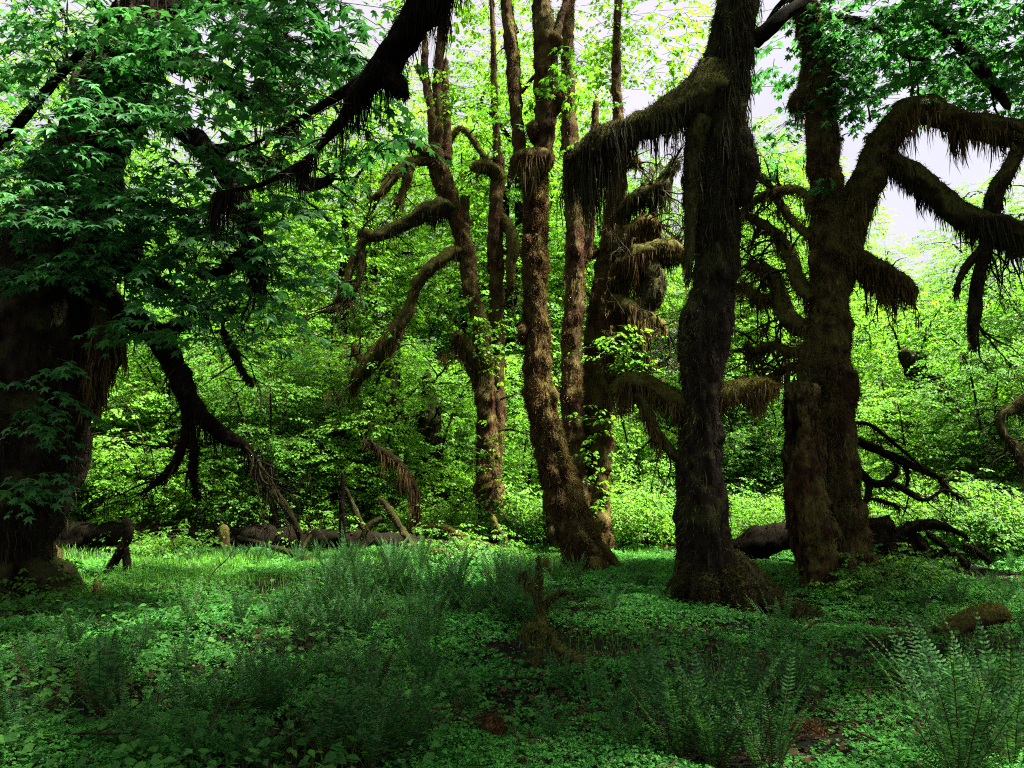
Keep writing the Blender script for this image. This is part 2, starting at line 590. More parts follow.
class TreeBuilder:
    """A tree thing: Empty at the base, with trunk, branches, moss and crown as children."""

    def __init__(self, name, label, cat, base, group=None):
        self.root = thing(name, label, cat, tuple(base), 0, group)
        self.o = np.asarray(base, float)
        self.moss = {}
        self.trunk = MB()
        self.extra = MB()

    def mossmb(self, key):
        return self.moss.setdefault(key, MB())

    def dress(self, V, N, Rr, key, fz=0, fl=(0.03, 0.08), st=0, sl=(0.1, 0.4), under=0.35, width=0.010, clump=2.5, down=0.7):
        mb = self.mossmb(key)
        if fz:
            fuzz(mb, V, N, Rr, fz, fl, down=down)
        if st:
            strands(mb, V, N, st, sl, width=width, clump=clump, under=under)

    def limb(self, pts, part, mat, key=None, fz=0, fl=(0.03, 0.08), st=0, sl=(0.1, 0.4), under=0.35, width=0.010, clump=2.5, down=0.7, label=None, into=None, tw=0, twl=.7, **kw):
        V, F, N, Rr = tube(pts, **kw)
        if into is None:
            mb = MB()
            mb.add(V, F)
            ob = link(part, mb.mesh(part, [mat], True, self.o), self.root)
            if label:
                ob['label'] = label
            if key:
                keep, self.moss = self.moss, {}
                self.dress(V, N, Rr, key, fz, fl, st, sl, under, width, clump, down)
                for kk, m2 in self.moss.items():
                    if m2.n:
                        tag(link('hanging_moss' if st else 'moss', m2.mesh('moss', [M[kk]], False, self.o), ob), kind='stuff')
                self.moss = keep
            if tw:
                q = spline(pts, .05)
                rn = np.random.default_rng(int(abs(pts[0][0] * 977 + pts[-1][2] * 131)) + len(pts))
                tm, sm = MB(), MB()
                for a in range(tw):
                    f = 1.0 if a < 2 else rn.uniform(.25, 1) ** .7
                    i = min(len(q) - 2, max(1, int(f * (len(q) - 2))))
                    ax = unit(q[i + 1, :3] - q[i - 1, :3])
                    dr = ax * rn.uniform(.2, 1.0) + rn.normal(0, .55, 3) + np.array((0, 0, rn.uniform(-.5, .35)))
                    r0 = min(.022, max(.010, q[i, 3] * .45))
                    for tp in twig_paths(q[i, :3], dr, twl * rn.uniform(.5, 1.2), r0, 2, rn, .5, .12):
                        V2, F2, N2, R2 = tube(tp, step=.07, nseg=6, lump=.4, lfreq=6)
                        tm.add(V2, F2)
                        if rn.random() < .75:
                            strands(sm, V2, N2, int(16 * twl + 3), (.03, .22), width=.006, under=.6)
                link('twigs', tm.mesh('twigs', [M['bark_dark']], True, self.o), ob)
                if sm.n:
                    tag(link('twig_moss', sm.mesh('twig_moss', [M[key or 'moss_dark']], False, self.o), ob), kind='stuff')
        else:
            into.add(V, F)
            if key:
                self.dress(V, N, Rr, key, fz, fl, st, sl, under, width, clump, down)
        return V, N, Rr

    def twigs(self, paths, mat_mb, key=None, st_per_m=0, sl=(0.05, 0.2), nseg=6):
        mat_mb = MB()
        for pts in paths:
            V, F, N, Rr = tube(pts, step=0.07, nseg=nseg, lump=0.35, lfreq=6)
            mat_mb.add(V, F)
            if key and st_per_m:
                Lm = sum(np.linalg.norm(np.subtract(a[:3], b[:3])) for a, b in zip(pts, pts[1:]))
                ns = int(Lm * st_per_m)
                if ns:
                    strands(self.mossmb(key), V, N, ns, sl, width=0.006, under=0.6)
        self.part('twig', mat_mb, [M['bark_dark']])

    def part(self, name, mb, mats, smooth=True):
        if mb.n == 0:
            return None
        return link(name, mb.mesh(name, mats, smooth, self.o), self.root)

    def finish(self, names=None):
        for key, mb in self.moss.items():
            if mb.n:
                tag(self.part('moss', mb, [M[key]], False), kind='stuff')
        KIDS[self.root.name] = [o for o in self.root.children]
        return self.root


# ------------------------------------------------------------------ leaves
def _leaf_template(spec, centre):
    pts = [(0.35 + r * math.cos(R(a)), r * math.sin(R(a)), z) for a, r, z in spec]
    if centre:
        V = np.array(pts + [(0.35, 0, 0.04)])
        n = len(pts)
        F = np.array([(n, i, (i + 1) % n) for i in range(n)])
    else:
        V = np.array(pts)
        n = len(pts)
        F = np.array([(0, i, i + 1) for i in range(1, n - 1)])
    return V, F


MAPLE = _leaf_template([(180, .30, 0), (-112, .44, -.10), (-82, .27, 0), (-55, .62, -.13), (-27, .30, .01), (0, .68, -.16),
                        (27, .30, .01), (55, .62, -.13), (82, .27, 0), (112, .44, -.10)], True)
FARLEAF = _leaf_template([(180, .34, 0), (-80, .46, -.10), (-45, .36, 0), (0, .66, -.14), (45, .36, 0), (80, .46, -.10)], False)


def place_leaves(mb, pos, u, nrm, size, tmpl, m=0):
    TV, TF = tmpl
    n = len(pos)
    w = unit(np.cross(nrm, u))
    nn = np.cross(u, w)
    V = (pos[:, None, :] + size[:, None, None] * (TV[None, :, 0, None] * u[:, None, :] + TV[None, :, 1, None] * w[:, None, :]
                                                  + TV[None, :, 2, None] * nn[:, None, :]))
    F = (np.arange(n) * len(TV))[:, None, None] + TF[None]
    mb.add(V.reshape(-1, 3), [F.reshape(-1, 3)], m)


def sprays(mb, p, az, L, nl, size, tmpl, droop=0.35, tilt=0.35, rise=0.1, twig_m=1, m=0, twigs=True):
    """Drooping sprays: a thin twig with pairs of leaves lying nearly flat."""
    n = len(p)
    L = np.broadcast_to(L, n).astype(float)
    d = np.stack([np.cos(az), np.sin(az), np.full(n, rise) + rng.normal(0, 0.15, n)], 1)
    t = np.linspace(0.15, 1.0, nl)[None, :, None]
    dn = np.array((0, 0, -1.0))
    ctr = p[:, None, :] + d[:, None, :] * t * L[:, None, None] + dn * (t ** 2) * (droop * L)[:, None, None]
    s = np.where(np.arange(nl) % 2 == 0, 1.0, -1.0)[None, :] * rng.uniform(0.5, 1.25, (n, nl))
    s[:, -1] = rng.normal(0, 0.25, n)
    a2 = az[:, None] + s
    dip = -0.28 - 0.45 * rng.random((n, nl)) - 0.3 * droop * t[..., 0]
    u = unit(np.stack([np.cos(a2), np.sin(a2), dip], -1))
    nr = np.stack([rng.normal(0, tilt, (n, nl)), rng.normal(0, tilt, (n, nl)), np.ones((n, nl))], -1)
    off = u * (rng.uniform(0.02, 0.10, (n, nl)) * L[:, None])[..., None]
    pos = (ctr + off + rng.normal(0, 0.02, ctr.shape)).reshape(-1, 3)
    sz = (size * rng.uniform(0.55, 1.2, (n, nl)) * (1.08 - 0.3 * t[..., 0])).ravel()
    place_leaves(mb, pos, u.reshape(-1, 3), unit(nr).reshape(-1, 3), sz, tmpl, m)
    if twigs:
        side = np.stack([-np.sin(az), np.cos(az), np.zeros(n)], 1) * 0.006
        up = np.array((0, 0, 0.006))
        a = p - d * (L * 0.3)[:, None]
        b = ctr[:, nl // 2]
        c = ctr[:, -1]
        V = np.stack([a - side, a + side, a + up, b - side * .7, b + side * .7, b + up, c], 1).reshape(-1, 3)
        o = (np.arange(n) * 7)[:, None]
        q = np.concatenate([o + np.array([[0, 1, 4, 3]]), o + np.array([[1, 2, 5, 4]]), o + np.array([[2, 0, 3, 5]])])
        tr = np.concatenate([o + np.array([[3, 4, 6]]), o + np.array([[4, 5, 6]]), o + np.array([[5, 3, 6]])])
        mb.add(V, [q, tr], twig_m)


def in_blobs(blobs, n, shell=0.45, tier=0.0):
    """Points inside ellipsoids (cx, cy, cz, rx, ry, rz[, weight]); returns points and outward azimuths."""
    b = np.array([x[:6] for x in blobs], float)
    w = np.array([x[6] if len(x) > 6 else 1.0 for x in blobs]) * (b[:, 3] * b[:, 4] * b[:, 5]) ** (2 / 3)
    i = rng.choice(len(b), n, p=w / w.sum())
    d = unit(rng.normal(0, 1, (n, 3)))
    r = rng.random(n) ** (1 / 3) * (1 - shell) + shell * rng.random(n) ** 0.15
    q = d * np.minimum(r, 1)[:, None]
    p = b[i, :3] + q * b[i, 3:6]
    if tier:
        p[:, 2] = np.round(p[:, 2] / tier + 0.4 * vnoise(p * 0.7)) * tier + rng.normal(0, tier * 0.30, n)
    az = np.arctan2(q[:, 1], q[:, 0]) + rng.normal(0, 0.8, n)
    return p, az


def crown_mesh(name, blobs, n, nl, size, L, tmpl, leaf, origin=(0, 0, 0), droop=0.35, tier=0.0, shell=0.4, tilt=0.35, rise=0.1, wood=None, cut=None):
    mb = MB()
    p, az = in_blobs(blobs, n, shell, tier)
    if cut is not None:
        k = cut(p)
        p, az = p[k], az[k]
    sprays(mb, p, az, rng.uniform(L[0], L[1], len(p)), nl, size, tmpl, droop, tilt, rise)
    return mb.mesh(name, [leaf, wood or M['bark_dark']], False, origin)


def world_limbs(mb, paths, **kw):
    for pts in paths:
        V, F, N, Rr = tube(pts, **kw)
        mb.add(V, F)


exec_sections = []
# ================================================================== THE SETTING: forest floor
def build_ground():
    ys = np.concatenate([np.arange(-30, 2, 2.0), np.arange(2, 24, 0.16), np.arange(24, 60, 1.0), np.arange(60, 420, 20.0)])
    xs = np.concatenate([-np.arange(20, 420, 20.0)[::-1], np.arange(-19.0, 19.01, 0.19), np.arange(20, 420, 20.0)])
    X, Y = np.meshgrid(xs, ys)
    Z = gz(X.ravel(), Y.ravel())
    V = np.stack([X.ravel(), Y.ravel(), Z], 1)
    nx, ny = len(xs), len(ys)
    i = np.arange(ny - 1)[:, None] * nx
    j = np.arange(nx - 1)[None]
    q = np.stack([i + j, i + j + 1, i + nx + j + 1, i + nx + j], -1).reshape(-1, 4)
    o = link('ground', make_mesh('ground', V, [q], True, [M['ground']]))
    tag(o, kind='structure')


build_ground()

# ================================================================== BIG TREES


def roots(t, base, rad, specs, mat_mb, seed=0):
    """Buttress roots: (azimuth degrees, reach, height on the trunk, radius)."""
    for k, (a, reach, h, r) in enumerate(specs):
        ca, sa = math.cos(R(a)), math.sin(R(a))
        b = np.asarray(base)
        pts = []
        for f, hh, rr in ((0.45, h, r * 0.8), (0.95, h * 0.62, r), (1.0 + reach * 0.35, h * 0.28, r * 0.9), (1.0 + reach * 0.8, 0.04, r * 0.6), (1.0 + reach * 1.3, -0.12, r * 0.35)):
            x, y = b[0] + ca * rad * f, b[1] + sa * rad * f
            pts.append((x, y, g1(x, y) + hh, rr))
        V, F, N, Rr = tube(pts, step=0.05, nseg=16, lump=0.3, lfreq=3.5, ridge=0.1, seed=seed + k)
        mat_mb.add(V, F)
        t.roots_dress = getattr(t, 'roots_dress', []) + [(V, N, Rr)]


def base_of(px, py_guess, d):
    p = P(px, py_guess, d)
    return np.array((p[0], p[1], g1(p[0], p[1])))


# ---- E: big dark maple, right of centre
def tree_dark_maple():
    d = 10.2
    b = base_of(712, 600, d)
    t = TreeBuilder('moss_maple', 'dark thick mossy maple with a drooping arm, right of the picture centre', 'tree', b)
    pts = px_path([(713, 640, d, 36), (712, 605, d, 33), (707, 570, d, 29), (701, 520, d, 27), (700, 440, d, 24), (701, 390, d, 24),
                   (703, 335, d, 27), (711, 290, d, 24), (715, 250, d, 24), (714, 176, d, 27), (718, 120, d, 27), (728, 60, d, 25),
                   (737, 0, d, 22), (750, -110, d, 18), (756, -260, d, 14), (748, -420, d, 9), (735, -560, d, 4)])
    pts = [(*q[:3], q[3] * .86) for q in pts]
    V, N, Rr = t.limb(pts, 'trunk', M['bark_dark'], 'moss_dark', 20000, (0.03, 0.10), 11000, (0.08, 0.6), under=2, width=0.008,
                      step=0.045, nseg=72, lump=0.16, lfreq=2.4, ridge=0.14, knob=0.18, flutes=.26, flare=0.30, flare_h=0.5, lobes=5, seed=1.3, into=t.trunk)
    roots(t, b, 0.40, [(-18, 2.0, 0.60, 0.24), (-60, 0.6, 0.45, 0.17), (200, 0.7, 0.4, 0.15), (245, 0.4, 0.4, 0.16), (95, 0.9, 0.4, 0.16)], t.trunk, 3)
    for (V3, N3, R3) in t.roots_dress:
        t.dress(V3, N3, R3, 'moss_dark', 4000, (0.02, 0.07), down=0.2)
        t.dress(V3, N3, R3, 'moss_red', 1800, (0.02, 0.07), down=0.2)
        up = N3[:, 2] > .1
        fuzz(t.mossmb('moss_green'), V3[:len(N3)][up], N3[up], R3[up], 2000, (.02, .06), down=.2)
    sel = N[:, 0] < -.25
    fuzz(t.mossmb('moss_green'), V[:len(N)][sel], N[sel], Rr[sel], 9000, (.04, .12), down=1.0)
    # burls
    for (x, y, r) in ((742, 165, 15), (740, 145, 12), (741, 185, 12)):
        c = P(x, y, d - 0.1)
        V, F, N, Rr = tube([(*(c + (-0.15, 0.1, 0.16)), .07), (*(c + (0, 0, .10)), r * d / FPX), (*(c - (0, 0, .10)), r * d / FPX), (*(c - (0.12, 0, .30)), .05)], step=0.04, nseg=20, lump=0.3, lfreq=4, seed=x)
        t.trunk.add(V, F)
        t.dress(V, N, Rr, 'moss_dark', 1500, (0.03, 0.09))
    t.part('trunk', t.trunk, [M['bark_dark']])
    # the drooping arm to the left
    t.limb(px_path([(728, 70, d, 20), (708, 92, d - .1, 23), (685, 106, d - .15, 19), (655, 119, d - .2, 14), (625, 133, d - .2, 12.5), (602, 143, d - .25, 14), (586, 155, d - .25, 14), (579, 172, d - .25, 10)]),
           'branch', M['limb_moss_dark'], 'moss_dark', 7000, (0.03, 0.10), 5500, (0.08, 1.1), under=0.5, width=0.008, clump=2.4, step=0.045, nseg=28, lump=0.3, lfreq=3.6, knob=0.4, seed=2.2)
    t.limb(px_path([(700, 120, d - .15, 12), (694, 170, d - .2, 9), (690, 230, d - .2, 6), (688, 280, d - .2, 3)]), 'branch', M['limb_moss_dark'], 'moss_dark', 2500, (0.03, .10), 1200, (0.1, .5),
           under=2, step=0.05, nseg=18, lump=0.3, seed=8)
    # low arms left and right
    t.limb(px_path([(694, 412, d, 11), (676, 402, d, 12), (655, 390, d + .1, 11), (638, 382, d + .1, 10), (624, 384, d + .2, 9), (612, 396, d + .2, 5)]),
           'branch', M['limb_moss'], 'moss_gold', 3600, (0.02, 0.07), 0, step=0.04, nseg=24, lump=0.25, seed=4, label='golden mossy arm arching low to the left')
    V, N, Rr = t.limb(px_path([(716, 398, d, 12), (735, 392, d, 11), (752, 387, d, 9), (766, 384, d, 6), (777, 388, d, 3)]),
                      'branch', M['limb_moss'], 'moss_gold', 3000, (0.02, 0.07), 0, step=0.04, nseg=22, lump=0.25, seed=5, label='golden mossy arm reaching low to the right')
    strands(t.mossmb('moss_brown'), V, N, 2400, (0.1, 0.55), width=0.008, clump=3.5, under=0.1)
    V, N, Rr = t.limb(px_path([(682, 462, d, 5), (668, 448, d, 5.5), (655, 430, d, 5), (645, 408, d + .05, 6), (636, 392, d + .1, 7)]), 'branch', M['limb_moss_dark'], 'moss_brown', 900, (0.02, .06), 500, (0.05, .3), step=0.04, nseg=14, lump=0.3)
    V2, F2, N2, R2 = tube(px_path([(694, 412, d, 11), (676, 402, d, 12), (655, 390, d + .1, 11), (638, 382, d + .1, 10), (624, 384, d + .2, 9), (612, 396, d + .2, 5)]), step=0.05, nseg=16)
    strands(t.mossmb('moss_brown'), V2, N2, 2600, (0.1, 0.62), width=0.008, clump=3.2, under=0.1)
    tw = MB()
    rn = np.random.default_rng(3)
    for (x, y) in ((668, 450), (655, 430), (660, 440)):
        t.twigs(twig_paths(P(x, y, d), (-0.3, 0.2, -0.9), 0.5, 0.018, 2, rn, 0.5, 0.3), tw, 'moss_dark', 60)
    t.part('twigs', tw, [M['bark_dark']])
    # crown, above the frame, placed to shade the clearing floor
    tops = MB()
    ph = []
    rn = np.random.default_rng(11)
    for k in range(9):
        a = k * 0.7 + 0.3
        z = 7.5 + k * 0.75
        p0 = np.array((P(748, -110, d)[0], d, z))
        ph += twig_paths(p0, (math.cos(a), math.sin(a) - 0.5, 0.55), 4.2 - 0.15 * k, 0.11, 1, rn, 0.25, -0.05)
    for pts in ph:
        t.limb(pts, 'branch', M['bark_shaded'], step=0.12, nseg=9, lump=0.3)
    c = P(740, -200, d)
    blobs = [(c[0], 6.4, 11.5, 4.2, 3.6, 2.4), (c[0] + 1, 5.0, 12.6, 4.0, 3.6, 2.2), (c[0] + 3.5, 5.5, 13.5, 3.6, 3.0, 2.0)]
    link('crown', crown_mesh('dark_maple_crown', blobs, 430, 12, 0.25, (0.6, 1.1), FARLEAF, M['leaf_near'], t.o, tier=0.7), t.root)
    return t.finish()


tree_dark_maple()


# ---- F: maple with the looping arms, right
def tree_loop_maple():
    d = 11.7
    b = base_of(838, 585, d)
    t = TreeBuilder('moss_maple', 'tall mossy maple with looping arms reaching off to the right', 'tree', b)
    pts = px_path([(842, 620, d, 36), (840, 580, d, 32), (834, 540, d, 28), (829, 480, d, 25), (828, 420, d, 22.5), (825, 363, d, 22), (828, 323, d, 19), (830, 284, d, 18),
                   (827, 232, d, 15), (828, 190, d, 14), (823, 156, d, 14.5), (821, 100, d, 13.5), (818, 52, d, 14), (808, 22, d, 12), (802, -15, d, 10), (800, -120, d, 9), (812, -260, d, 6), (815, -400, d, 3)])
    V, N, Rr = t.limb(pts, 'trunk', M['bark_brown'], 'moss_brown', 60000, (0.025, 0.09), 5000, (0.06, 0.25), under=2, width=0.007,
           step=0.045, nseg=60, lump=0.24, lfreq=2.8, ridge=0.12, knob=0.42, flare=0.25, flare_h=0.45, seed=4.4, into=t.trunk)
    fuzz(t.mossmb('moss_green'), V[:len(N)], N, Rr, 16000, (.03, .08), off=21.3, base=.0)
    fuzz(t.mossmb('moss_black'), V[:len(N)], N, Rr, 16000, (.03, .09), off=44.3, base=.0)
    fuzz(t.mossmb('moss_red'), V[:len(N)], N, Rr, 9000, (.03, .07), off=71.3, base=.0)
    roots(t, b, 0.40, [(-5, 1.3, 0.45, 0.15), (-60, 0.6, 0.35, 0.14), (60, 0.9, 0.35, 0.15), (140, 0.8, 0.4, 0.16)], t.trunk, 8)
    for (V, N, Rr) in t.roots_dress:
        t.dress(V, N, Rr, 'moss_gold', 1300, (0.02, 0.05), down=0.2)
    t.part('trunk', t.trunk, [M['bark_brown']])
    kw = dict(step=0.045, nseg=26, lump=0.28, lfreq=3.4, knob=0.4)
    t.limb(px_path([(836, 275, d, 10), (846, 245, d, 15), (855, 215, d, 15), (866, 185, d - .1, 15), (877, 155, d - .15, 14), (892, 128, d - .2, 13), (912, 110, d - .25, 14), (930, 112, d - .3, 13), (955, 121, d - .4, 12),
                    (1000, 131, d - .5, 13), (1045, 140, d - .6, 12), (1100, 165, d - .7, 9), (1150, 215, d - .8, 5)]), 'branch', M['limb_moss_dark'], 'moss_brown', 12000, (0.03, 0.09), 7500, (0.12, 0.85), under=0.4, clump=2.6, seed=1.0, tw=6, twl=.7, **kw,
           label='upper looping arm, shaggy with hanging moss')
    t.limb(px_path([(876, 158, d - .1, 10), (893, 163, d - .15, 11), (913, 176, d - .2, 11), (935, 194, d - .2, 11), (957, 212, d - .25, 11), (985, 224, d - .3, 13), (1024, 238, d - .4, 14), (1075, 262, d - .5, 10), (1120, 300, d - .6, 5)]),
           'branch', M['limb_moss_dark'], 'moss_dark', 8000, (0.03, 0.09), 4200, (0.08, 0.5), under=0.3, clump=3.0, seed=2.0, tw=9, twl=.8, **kw)
    t.limb(px_path([(832, 262, d, 10), (852, 261, d - .1, 11), (872, 266, d - .15, 11), (890, 278, d - .2, 10), (904, 287, d - .2, 10), (912, 297, d - .2, 6)]), 'branch', M['limb_moss_dark'], 'moss_brown', 5000, (0.03, 0.08), 5200, (0.12, 0.75),
           under=0.5, clump=2.2, seed=3.0, tw=4, twl=.5, **kw, label='short arm ending in a brush of hanging moss')
    t.limb(px_path([(812, 84, d, 5), (803, 92, d - .1, 8), (798, 102, d - .15, 8), (797, 116, d - .15, 5)]), 'branch', M['limb_moss_dark'], 'moss_brown', 1500, (0.03, .08), 500, (0.05, .3), step=0.04, nseg=16, lump=0.3)
    t.limb(px_path([(1022, 142, d - .5, 7), (1008, 170, d - .5, 8), (995, 195, d - .4, 8), (990, 225, d - .35, 7)]), 'branch', M['limb_moss_dark'], 'moss_dark', 1500, (0.03, .08), 600, (0.05, .3), step=0.05, nseg=16, lump=0.3)
    t.limb(px_path([(990, 232, d - .35, 9), (984, 255, d - .35, 6), (977, 285, d - .3, 6), (975, 312, d - .3, 6.5), (972, 335, d - .3, 4), (976, 350, d - .3, 2)]), 'branch', M['bark_dark'], 'moss_dark', 1500, (0.03, .07), 700, (0.05, .25), step=0.05, nseg=14, lump=0.3)
    t.limb(px_path([(983, 250, d - .35, 6), (970, 262, d - .3, 4.5), (960, 278, d - .3, 3), (956, 292, d - .3, 1.5)]), 'branch', M['bark_dark'], 'moss_dark', 500, (0.02, .06), 300, (0.05, .25), step=0.05, nseg=10, lump=0.3)
    # gnarled side growth to the left of the trunk
    for k, pth in enumerate([[(815, 300, d, 7), (800, 283, d + .4, 7), (790, 255, d + .9, 6), (778, 236, d + 1.2, 5), (760, 222, d + 1.5, 4), (742, 214, d + 1.7, 3)],
                             [(813, 330, d, 7), (797, 325, d + .5, 8), (785, 315, d + .8, 7), (780, 290, d + 1.0, 6), (768, 270, d + 1.3, 5), (744, 266, d + 1.6, 4)],
                             [(815, 200, d, 4), (796, 190, d + .6, 4), (775, 192, d + 1, 4), (752, 202, d + 1.4, 3), (735, 222, d + 1.6, 2)],
                             [(780, 292, d + 1, 5), (765, 300, d + 1.2, 5), (748, 290, d + 1.5, 4), (735, 285, d + 1.6, 3)],
                             [(818, 240, d, 5), (800, 228, d + .7, 4), (784, 210, d + 1.2, 3.5), (765, 180, d + 1.6, 3), (750, 170, d + 1.8, 2)], [(815, 372, d, 4), (795, 366, d + .6, 4), (778, 372, d + 1, 3.5), (762, 385, d + 1.3, 3), (748, 400, d + 1.5, 2)],
                             [(812, 345, d, 4), (790, 352, d + .5, 4), (775, 345, d + .9, 4), (760, 352, d + 1.2, 3), (745, 345, d + 1.4, 2)]]):
        t.limb(px_path(pth), 'branch', M['limb_moss'], 'moss_brown', 1600, (0.03, .09), 900, (0.05, .4), step=0.05, nseg=12, lump=0.4, knob=0.4, seed=k, tw=12, twl=1.0)
    tw = MB()
    rn = np.random.default_rng(21)
    for (x, y, dd, L, dx, dz, n) in ((795, 270, .7, 1.0, -0.7, 0.2, 3), (780, 240, 1.2, 1.0, -0.8, -0.2, 3), (760, 225, 1.5, 0.8, -0.4, -0.8, 3), (785, 315, .8, 0.9, -0.6, -0.7, 4), (768, 270, 1.3, 0.8, -0.3, -0.9, 3),
                                     (790, 350, .6, 0.9, -0.7, -0.6, 3), (775, 192, 1.0, 0.8, -0.5, 0.6, 2), (976, 320, -.3, 0.9, 0.3, -0.9, 4), (985, 245, -.3, 0.9, 0.5, -0.8, 4), (1010, 245, -.4, 0.9, 0.3, -0.9, 4),
                                     (868, 280, -.1, 0.7, -0.1, -0.9, 2), (880, 285, -.1, 0.7, 0.3, -0.9, 2), (1000, 140, -.4, .6, 0, -1, 2)):
        for _ in range(n):
            t.twigs(twig_paths(P(x, y, d + dd), (dx, rn.normal(0, 0.4), dz), L * rn.uniform(.6, 1.1), 0.022, 2, rn, 0.55, 0.25), tw, 'moss_dark', 25, (0.04, 0.2))
    for (x, y, L) in ((912, 104, 1.3), (918, 106, 0.9), (870, 120, 0.5), (1000, 122, 0.9)):
        t.twigs(twig_paths(P(x, y, d - .25), (0.06, 0.1, 1.0), L, 0.020, 2, rn, 0.22, -0.1), tw)
    # high branches over the gap
    for pth in [[(812, 15, d, 6), (850, 20, d + .1, 5), (880, 30, d + .2, 4), (905, 55, d + .3, 3), (930, 60, d + .4, 2)],
                [(805, -40, d, 7), (860, -40, d, 6), (930, 15, d - .1, 6), (960, 45, d - .1, 7), (985, 75, d - .2, 6), (1010, 110, d - .3, 4)],
                [(806, -10, d, 5), (780, 5, d + .2, 3), (762, 30, d + .4, 2)]]:
        t.limb(px_path(pth), 'branch', M['bark_dark'], 'moss_dark', 0, st=250, sl=(0.04, .18), width=0.007, step=0.06, nseg=10, lump=0.35)
    t.part('twigs', tw, [M['bark_dark']])
    c = P(815, -150, d)
    crown = MB()
    blobs = [(*P(900, 40, d), 1.3, 1.5, 0.55, 1), (*P(985, 30, d), 1.2, 1.6, 0.75, 1.6), (*P(1030, 70, d), 1.0, 1.4, 0.7, 1.2), (*P(850, 20, d), 0.9, 1.2, 0.8, 1.0), (*P(880, 85, d), .8, 1.2, .45, 0.7), (*P(950, 70, d), 1.1, 1.4, .5, 1.2), (*P(790, 60, d + 1.5), .9, 1.2, 1.0, .5), (*P(1000, 195, d + 1), .6, 1, .4, .25), (*P(775, 150, d + 2), .7, 1, .8, .3)]
    p, az = in_blobs(blobs, 540, 0.3)
    sprays(crown, p, az, rng.uniform(.35, .7, len(p)), 9, 0.155, MAPLE, 0.3, 0.4)
    for pt, n, s in (((835, 70), 26, .35), ((835, 35), 26, .35), ((832, 110), 14, .28), ((912, 103), 10, .2), ((840, 100), 12, .3), ((826, 190), 8, .15), ((850, 105), 8, .3)):
        p = P(*pt, d - 0.3) + rng.normal(0, s * .6, (n, 3)) * np.array((1, .5, 1))
        sprays(crown, p, rng.uniform(0, 6.28, n), rng.uniform(.2, .4, n), 6, 0.13, MAPLE, 0.4, 0.4)
    p, az = in_blobs([(c[0] + 3.5, 7.0, 12.6, 4.0, 3.5, 2.2), (c[0] + 3.5, 6.5, 13.2, 4.2, 3.6, 2.2), (c[0] + 6.5, 8.0, 12.0, 3.5, 3.5, 2)], 560, 0.35, 0.7)  # unseen high crown, added to shade the floor below
    sprays(crown, p, az, rng.uniform(.6, 1.1, len(p)), 12, 0.25, FARLEAF)
    t.part('crown', crown, [M['leaf_near'], M['bark_dark']], False)
    return t.finish()


tree_loop_maple()


def snag():
    d = 11.05
    b = base_of(816, 590, d)
    t = TreeBuilder('broken_snag', 'broken red brown snag, splintered on top, pressed against the tall mossy maple', 'dead tree', b)
    t.limb(px_path([(818, 610, d, 16), (817, 580, d, 15), (814, 545, d, 18), (806, 505, d, 18.5), (801, 455, d, 18.5), (800, 420, d, 17.5), (799, 392, d, 15), (799, 383, d, 13)]), 'trunk', M['bark_red'], 'moss_black', 5000, (0.02, 0.07), 1800, (0.05, 0.4),
           under=2, width=0.006, step=0.035, nseg=56, lump=0.2, lfreq=3.2, ridge=0.22, knob=0.2, flutes=.3, seed=9, round_end=False)
    mb = MB()
    rn = np.random.default_rng(4)
    for k in range(24):
        a = rn.uniform(0, 6.28)
        r = 0.19 * rn.uniform(.3, 1)
        p0 = P(799, 390, d) + np.array((r * math.cos(a), r * math.sin(a), 0))
        h = rn.uniform(.08, .36)
        V, F, N, Rr = tube([(*p0, .035), (*(p0 + (rn.normal(0, .01), rn.normal(0, .01), h * .6)), .025), (*(p0 + (rn.normal(0, .03), rn.normal(0, .03), h)), .006)], step=0.03, nseg=7, lump=0.3)
        mb.add(V, F)
    ob = t.part('splinters', mb, [M['dead_wood']])
    return t.finish()


snag()


